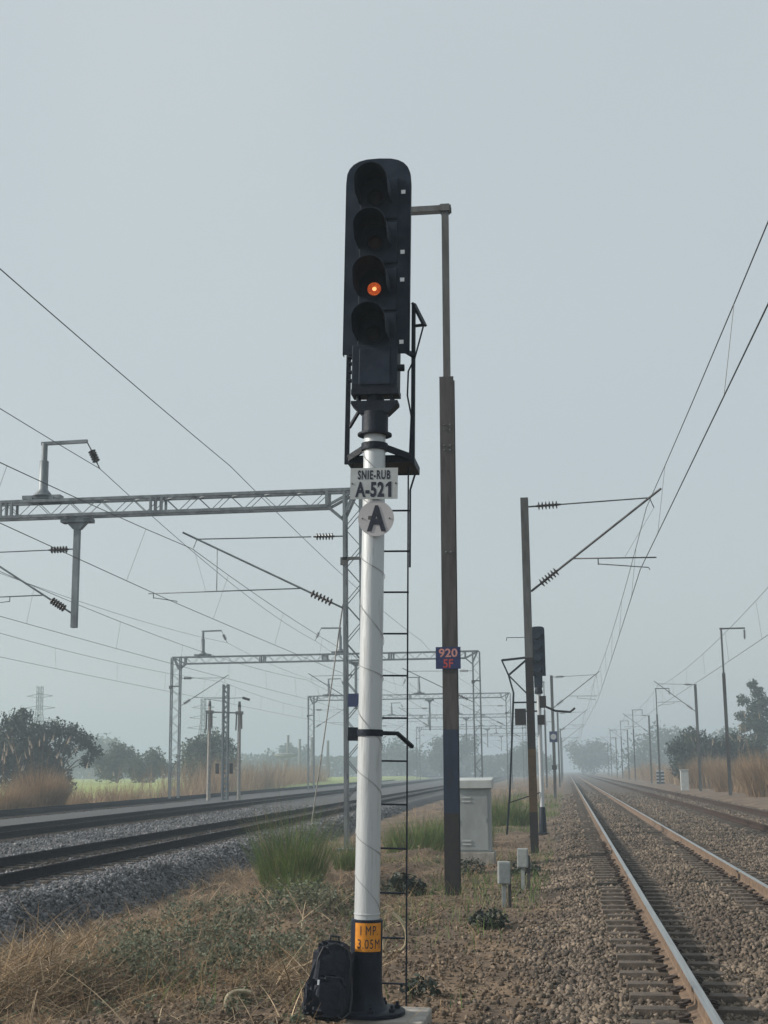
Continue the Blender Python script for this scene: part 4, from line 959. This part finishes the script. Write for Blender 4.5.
for i, (x, y, h, w, lb) in enumerate([(-110, 420, 13, 20, 'faint far tree between the airy tree and the hazy round ones'), (-88, 430, 10, 18, 'faint far tree behind the two hazy round trees'), (-52, 420, 11, 22, 'faint far tree right of the switch structure'), (-34, 400, 12, 17, 'faint far tree just left of the white signal post'), (-12, 440, 10, 16, 'faint far tree behind the rusty mast and gantries'),
     (28, 420, 14, 24, 'faint far tree right of where the right hand tracks vanish'), (44, 380, 12, 20, 'faint far tree behind the dark trees on the right'), (10, 520, 12, 22, 'faintest far tree beside the vanishing tracks'), (-140, 400, 13, 24, 'faint far tree behind the dark trees on the left')]):
    tree(x, y, h, w, lb, M['leafB'], 2600, .35, group=far, size=.6)

n = 30000; X = np.concatenate([rng.uniform(-330, -12, 22000), rng.uniform(22, 190, 8000)]); Y = rng.uniform(455, 500, n)
top = 4.5 + 5.5 * vnoise(X, 0 * X, .045) ** 1.2 + 2.5 * vnoise(X, 0 * X, .16)
o = leaves('far_wood', np.stack([X, Y, -1 + top * rng.random(n) ** .8], 1), rng.uniform(.5, 1.1, n), M['leafB'], flat=.1, aspect=.6)
tag(o, 'far belt of woodland along the horizon, almost dissolved in haze', 'wood', kind='stuff')
# ------------------------------------------------------------------ reeds
def reeds(name, X, Y, hgt, label, parent=None, origin=(0, 0, 0), w=.03, plumes=.25, kind='stuff'):
    n = len(X); Z = ground_z(X, Y, False)
    B = np.stack([X - origin[0], Y - origin[1], Z - .1 - origin[2]], 1); hd = rng.uniform(0, 6.28, n)
    return B, hd
def reed_stand(X, Y, h, label, w=.035):
    n = len(X); Z = ground_z(X, Y, False); B = np.stack([X, Y, Z - .1], 1)
    o = blades('dry_reeds', B, rng.uniform(0, 6.28, n), h * rng.uniform(.45, 1.15, n), rng.uniform(.5, 1.4, n) * w, rng.uniform(0, .35, n), rng.uniform(0, .9, n), M['reed'], segs=4)
    return tag(o, label, 'reeds', kind='stuff')
def reed_clump(x, y, r, h, n, label, tall=8):
    z = float(ground_z(x, y, False)); t = thing('reed_clump', label, 'reed clump', (x, y, z), 'clumps of dry reeds')
    a = rng.uniform(0, 6.28, n); q = r * np.sqrt(rng.random(n)); B = np.stack([q * np.cos(a), q * np.sin(a), -.1 + 0 * q], 1)
    blades('reed_blades', B, a + rng.normal(0, .8, n), h * rng.uniform(.5, 1.1, n) * (1 - .3 * q / r), rng.uniform(.02, .045, n), rng.uniform(0, .25, n) + .15 * q / r, rng.uniform(0, .7, n), M['reed'], t, segs=5)
    if tall:
        a2 = rng.uniform(0, 6.28, tall); q2 = r * .8 * np.sqrt(rng.random(tall)); B2 = np.stack([q2 * np.cos(a2), q2 * np.sin(a2), 0 * q2], 1)
        hh = h * rng.uniform(1.25, 1.75, tall); ln = rng.uniform(.02, .2, tall)
        blades('plume_stems', B2, a2, hh, np.full(tall, .02), ln, np.full(tall, .25), M['reed'], t, segs=5)
        tips = B2 + np.stack([np.sin(ln + .14) * np.cos(a2), np.sin(ln + .14) * np.sin(a2), np.cos(ln + .14)], 1) * (hh * .82)[:, None]
        for q in range(tall):
            blades('plume', np.repeat(tips[q:q + 1], 5, 0) + rng.normal(0, .02, (5, 3)), np.repeat(a2[q], 5), rng.uniform(.3, .6, 5), np.full(5, .03), np.repeat(ln[q] + .2, 5) + rng.normal(0, .12, 5), np.full(5, .3), M['reedp'], t, segs=3)
for x, y, r, h, n, lb, tl_ in ((-29.0, 73, 1.25, 3.1, 2600, 'tallest orange brown reed clump at the left beyond the tracks, with pale plumes', 14), (-27.8, 61, 1.4, 2.0, 1500, 'pale low reed clump at the left edge of the picture', 4), (-28.6, 67, 1.1, 2.4, 1300, 'reed clump with leaning pale plumes left of the tallest clump', 10),
     (-29.4, 78.5, 1.2, 1.9, 600, 'brown reed clump right of the tallest one', 3), (-30.4, 91, 1.4, 1.9, 600, 'dull brown reed clump left of the second gantry leg', 2),
     (12.0, 86, 1.2, 3.4, 1800, 'reed clump with pale upright stems at the right edge of the picture', 12), (12.4, 105, 1.5, 3.0, 1700, 'orange brown reed clump between the two nearest masts on the far right', 5), (12.2, 124, 1.5, 3.6, 1700, 'reed clump left of the white box on the far right', 6)):
    reed_clump(x, y, r, h, n, lb, tl_)
n = 9000; Y = rng.uniform(55, 210, n); X = xc(Y) - 4.2 - rng.exponential(2.6, n)
h = 1.2 + .9 * vnoise(X, Y, .12) + 2.2 * sstep(112, 128, Y)
k = rng.random(n) < .25 + .75 * sstep(.35, .6, vnoise(X, Y, .2)) + sstep(112, 125, Y); reed_stand(X[k], Y[k], h[k], 'long stand of dry brown reeds beyond the left tracks', .05)
n = 11000; Y = rng.uniform(66, 300, n); X = 11.6 + rng.exponential(2.4, n)
h = 1.9 + 2.0 * vnoise(X, Y, .10); k = rng.random(n) < .3 + .7 * sstep(.35, .6, vnoise(X, Y, .15)); reed_stand(X[k], Y[k], h[k], 'long stand of dry brown reeds along the right side of the tracks', .05)
n = 5000; Y = rng.uniform(60, 330, n); X = rng.uniform(-11.5 + 3.2, -1.7, n) - .0 * Y
k = rng.random(n) < .2 + .8 * sstep(.5, .7, vnoise(X, Y, .25)); n = k.sum(); X, Y = X[k], Y[k]
reed_stand(X, Y, .35 + .4 * vnoise(X, Y, .3), 'far dry grass between the left and right hand tracks', .05)['category'] = 'grass'

# ------------------------------------------------------------------ pylons, tank and chimneys on the skyline
def pylon(x, y, h, label):
    t = thing('pylon', label, 'pylon', (x, y, -.8), 'lattice power pylons on the skyline'); mb = MB(); b = h * .10
    def hw(z): return b * (1 - .86 * min(z / (h * .75), 1)) + .02 * h * .5
    n = 14
    for i in range(n):
        z0, z1 = h * i / n, h * (i + 1) / n; a, c = hw(z0), hw(z1)
        for sx in (-1, 1):
            for sy in (-1, 1):
                mb.bar((sx * a, sy * a, z0), (sx * c, sy * c, z1), .14); mb.bar((sx * a, sy * a, z0), (-sx * c, sy * c, z1), .08); mb.bar((sx * a, sy * a, z0), (-sx * a, sy * a, z0), .08); mb.bar((sx * a, sy * a, z0), (sx * a, -sy * a, z0), .08)
    mb.build('tower', M['galv'], t)
    for z in (.66, .78, .9):
        mb = MB(); L = h * .17 * (1.15 - .35 * (z - .66) / .24)
        for s in (-1, 1): mb.bar((0, 0, h * z + .5), (s * L, 0, h * z), .12); mb.bar((0, 0, h * z - .4), (s * L, 0, h * z), .12)
        mb.build('cross_arm', M['galv'], t)
pylon(-116.5, 292, 22, 'lattice power pylon rising above the big dark tree on the left')
pylon(-81, 300, 19, 'lattice power pylon behind the leg of the second gantry')
wt = thing('water_tank', 'faint flat topped water tank on a thin column on the skyline', 'water tank', (-62, 300, -.8))
mb = MB(); mb.lathe([(.7, 0), (.6, 5.2)], n=12); mb.build('column', M['building'], wt)
mb = MB(); mb.lathe([(1.0, 5.6), (2.6, 6.0), (2.6, 6.5), (.5, 6.7)], n=18); mb.build('tank', M['building'], wt)
for x, y, h, lb in ((-62.5, 305, 10.5, 'leftmost thin chimney of the row above the water tank'), (-59.8, 305, 9.6, 'second thin chimney from the left above the water tank'), (-57, 305, 10, 'third thin chimney from the left above the water tank'), (-53.5, 306, 9.2, 'rightmost thin chimney of the row by the water tank'), (-97, 340, 9.8, 'thin chimney above the hazy round tree at left'), (-85, 340, 9.2, 'thicker chimney between the two hazy round trees')):
    mb = MB(); mb.lathe([(.45, 0), (.28, h), (.34, h + .02), (.34, h + .25)], n=10); tag(mb.build('chimney', M['building'], None, (x, y, -.8)), lb, 'chimney', 'thin chimneys on the skyline')

# ------------------------------------------------------------------ haze, sky, sun
hz = MB(); hz.box((0, 300, 11.2), (3000, 2600, 26.8)); hz = hz.build('haze', M['field']); tag(hz, kind='stuff')
hm = bpy.data.materials.new('haze'); hm.use_nodes = True; nt = hm.node_tree; nt.nodes.clear()
out = nt.nodes.new('ShaderNodeOutputMaterial'); vol = nt.nodes.new('ShaderNodeVolumePrincipled')
vol.inputs['Color'].default_value = (.58, .69, .77, 1); vol.inputs['Density'].default_value = .00185; vol.inputs['Anisotropy'].default_value = .15
nt.links.new(vol.outputs['Volume'], out.inputs['Volume']); hz.data.materials.clear(); hz.data.materials.append(hm)
hm.cycles.homogeneous_volume = True if hasattr(hm, 'cycles') and hasattr(hm.cycles, 'homogeneous_volume') else None

EL = math.radians(29); AZ = math.radians(9)      # light travels +X, a little +Y
ldir = Vector((math.cos(EL) * math.cos(AZ), math.cos(EL) * math.sin(AZ), -math.sin(EL)))
sun = bpy.data.objects.new('sun', bpy.data.lights.new('sun', 'SUN')); COL.objects.link(sun)
sun.data.energy = 5.0; sun.data.angle = math.radians(1.5); sun.data.color = (1, .94, .85)
sun.rotation_euler = ldir.to_track_quat('-Z', 'Y').to_euler()
w = bpy.data.worlds.new('World'); sc.world = w; w.use_nodes = True; nt = w.node_tree; N = nt.nodes; L = nt.links
bg = N['Background']; sky = N.new('ShaderNodeTexSky'); sky.sky_type = 'NISHITA'; sky.sun_disc = False
sky.sun_elevation = EL; sky.sun_rotation = math.atan2(-ldir.x, -ldir.y); sky.dust_density = 4.0; sky.air_density = 1.2; sky.altitude = 100
# hazy winter air: the blue sky is mixed with an even pale veil
mx = N.new('ShaderNodeMix'); mx.data_type = 'RGBA'; mx.inputs['Factor'].default_value = .80
mx.inputs['B'].default_value = (5.55, 6.15, 6.35, 1)
wtc = N.new('ShaderNodeTexCoord'); wn = N.new('ShaderNodeTexNoise'); wn.inputs['Scale'].default_value = 2.2; wn.inputs['Detail'].default_value = 2
wr = N.new('ShaderNodeMapRange'); wr.inputs['To Min'].default_value = .68; wr.inputs['To Max'].default_value = .92
L.new(wtc.outputs['Generated'], wn.inputs['Vector']); L.new(wn.outputs['Fac'], wr.inputs['Value']); L.new(wr.outputs['Result'], mx.inputs['Factor'])
L.new(sky.outputs['Color'], mx.inputs['A']); L.new(mx.outputs['Result'], bg.inputs['Color']); bg.inputs['Strength'].default_value = .111

sc.render.engine = 'CYCLES'
sc.cycles.use_denoising = True
sc.cycles.max_bounces = 6; sc.cycles.diffuse_bounces = 3; sc.cycles.transparent_max_bounces = 8
sc.cycles.volume_bounces = 1
sc.cycles.sample_clamp_indirect = 6
vs = sc.view_settings; vs.view_transform = 'Standard'; vs.look = 'None'; vs.exposure = 0; vs.gamma = 1; vs.use_curve_mapping = False
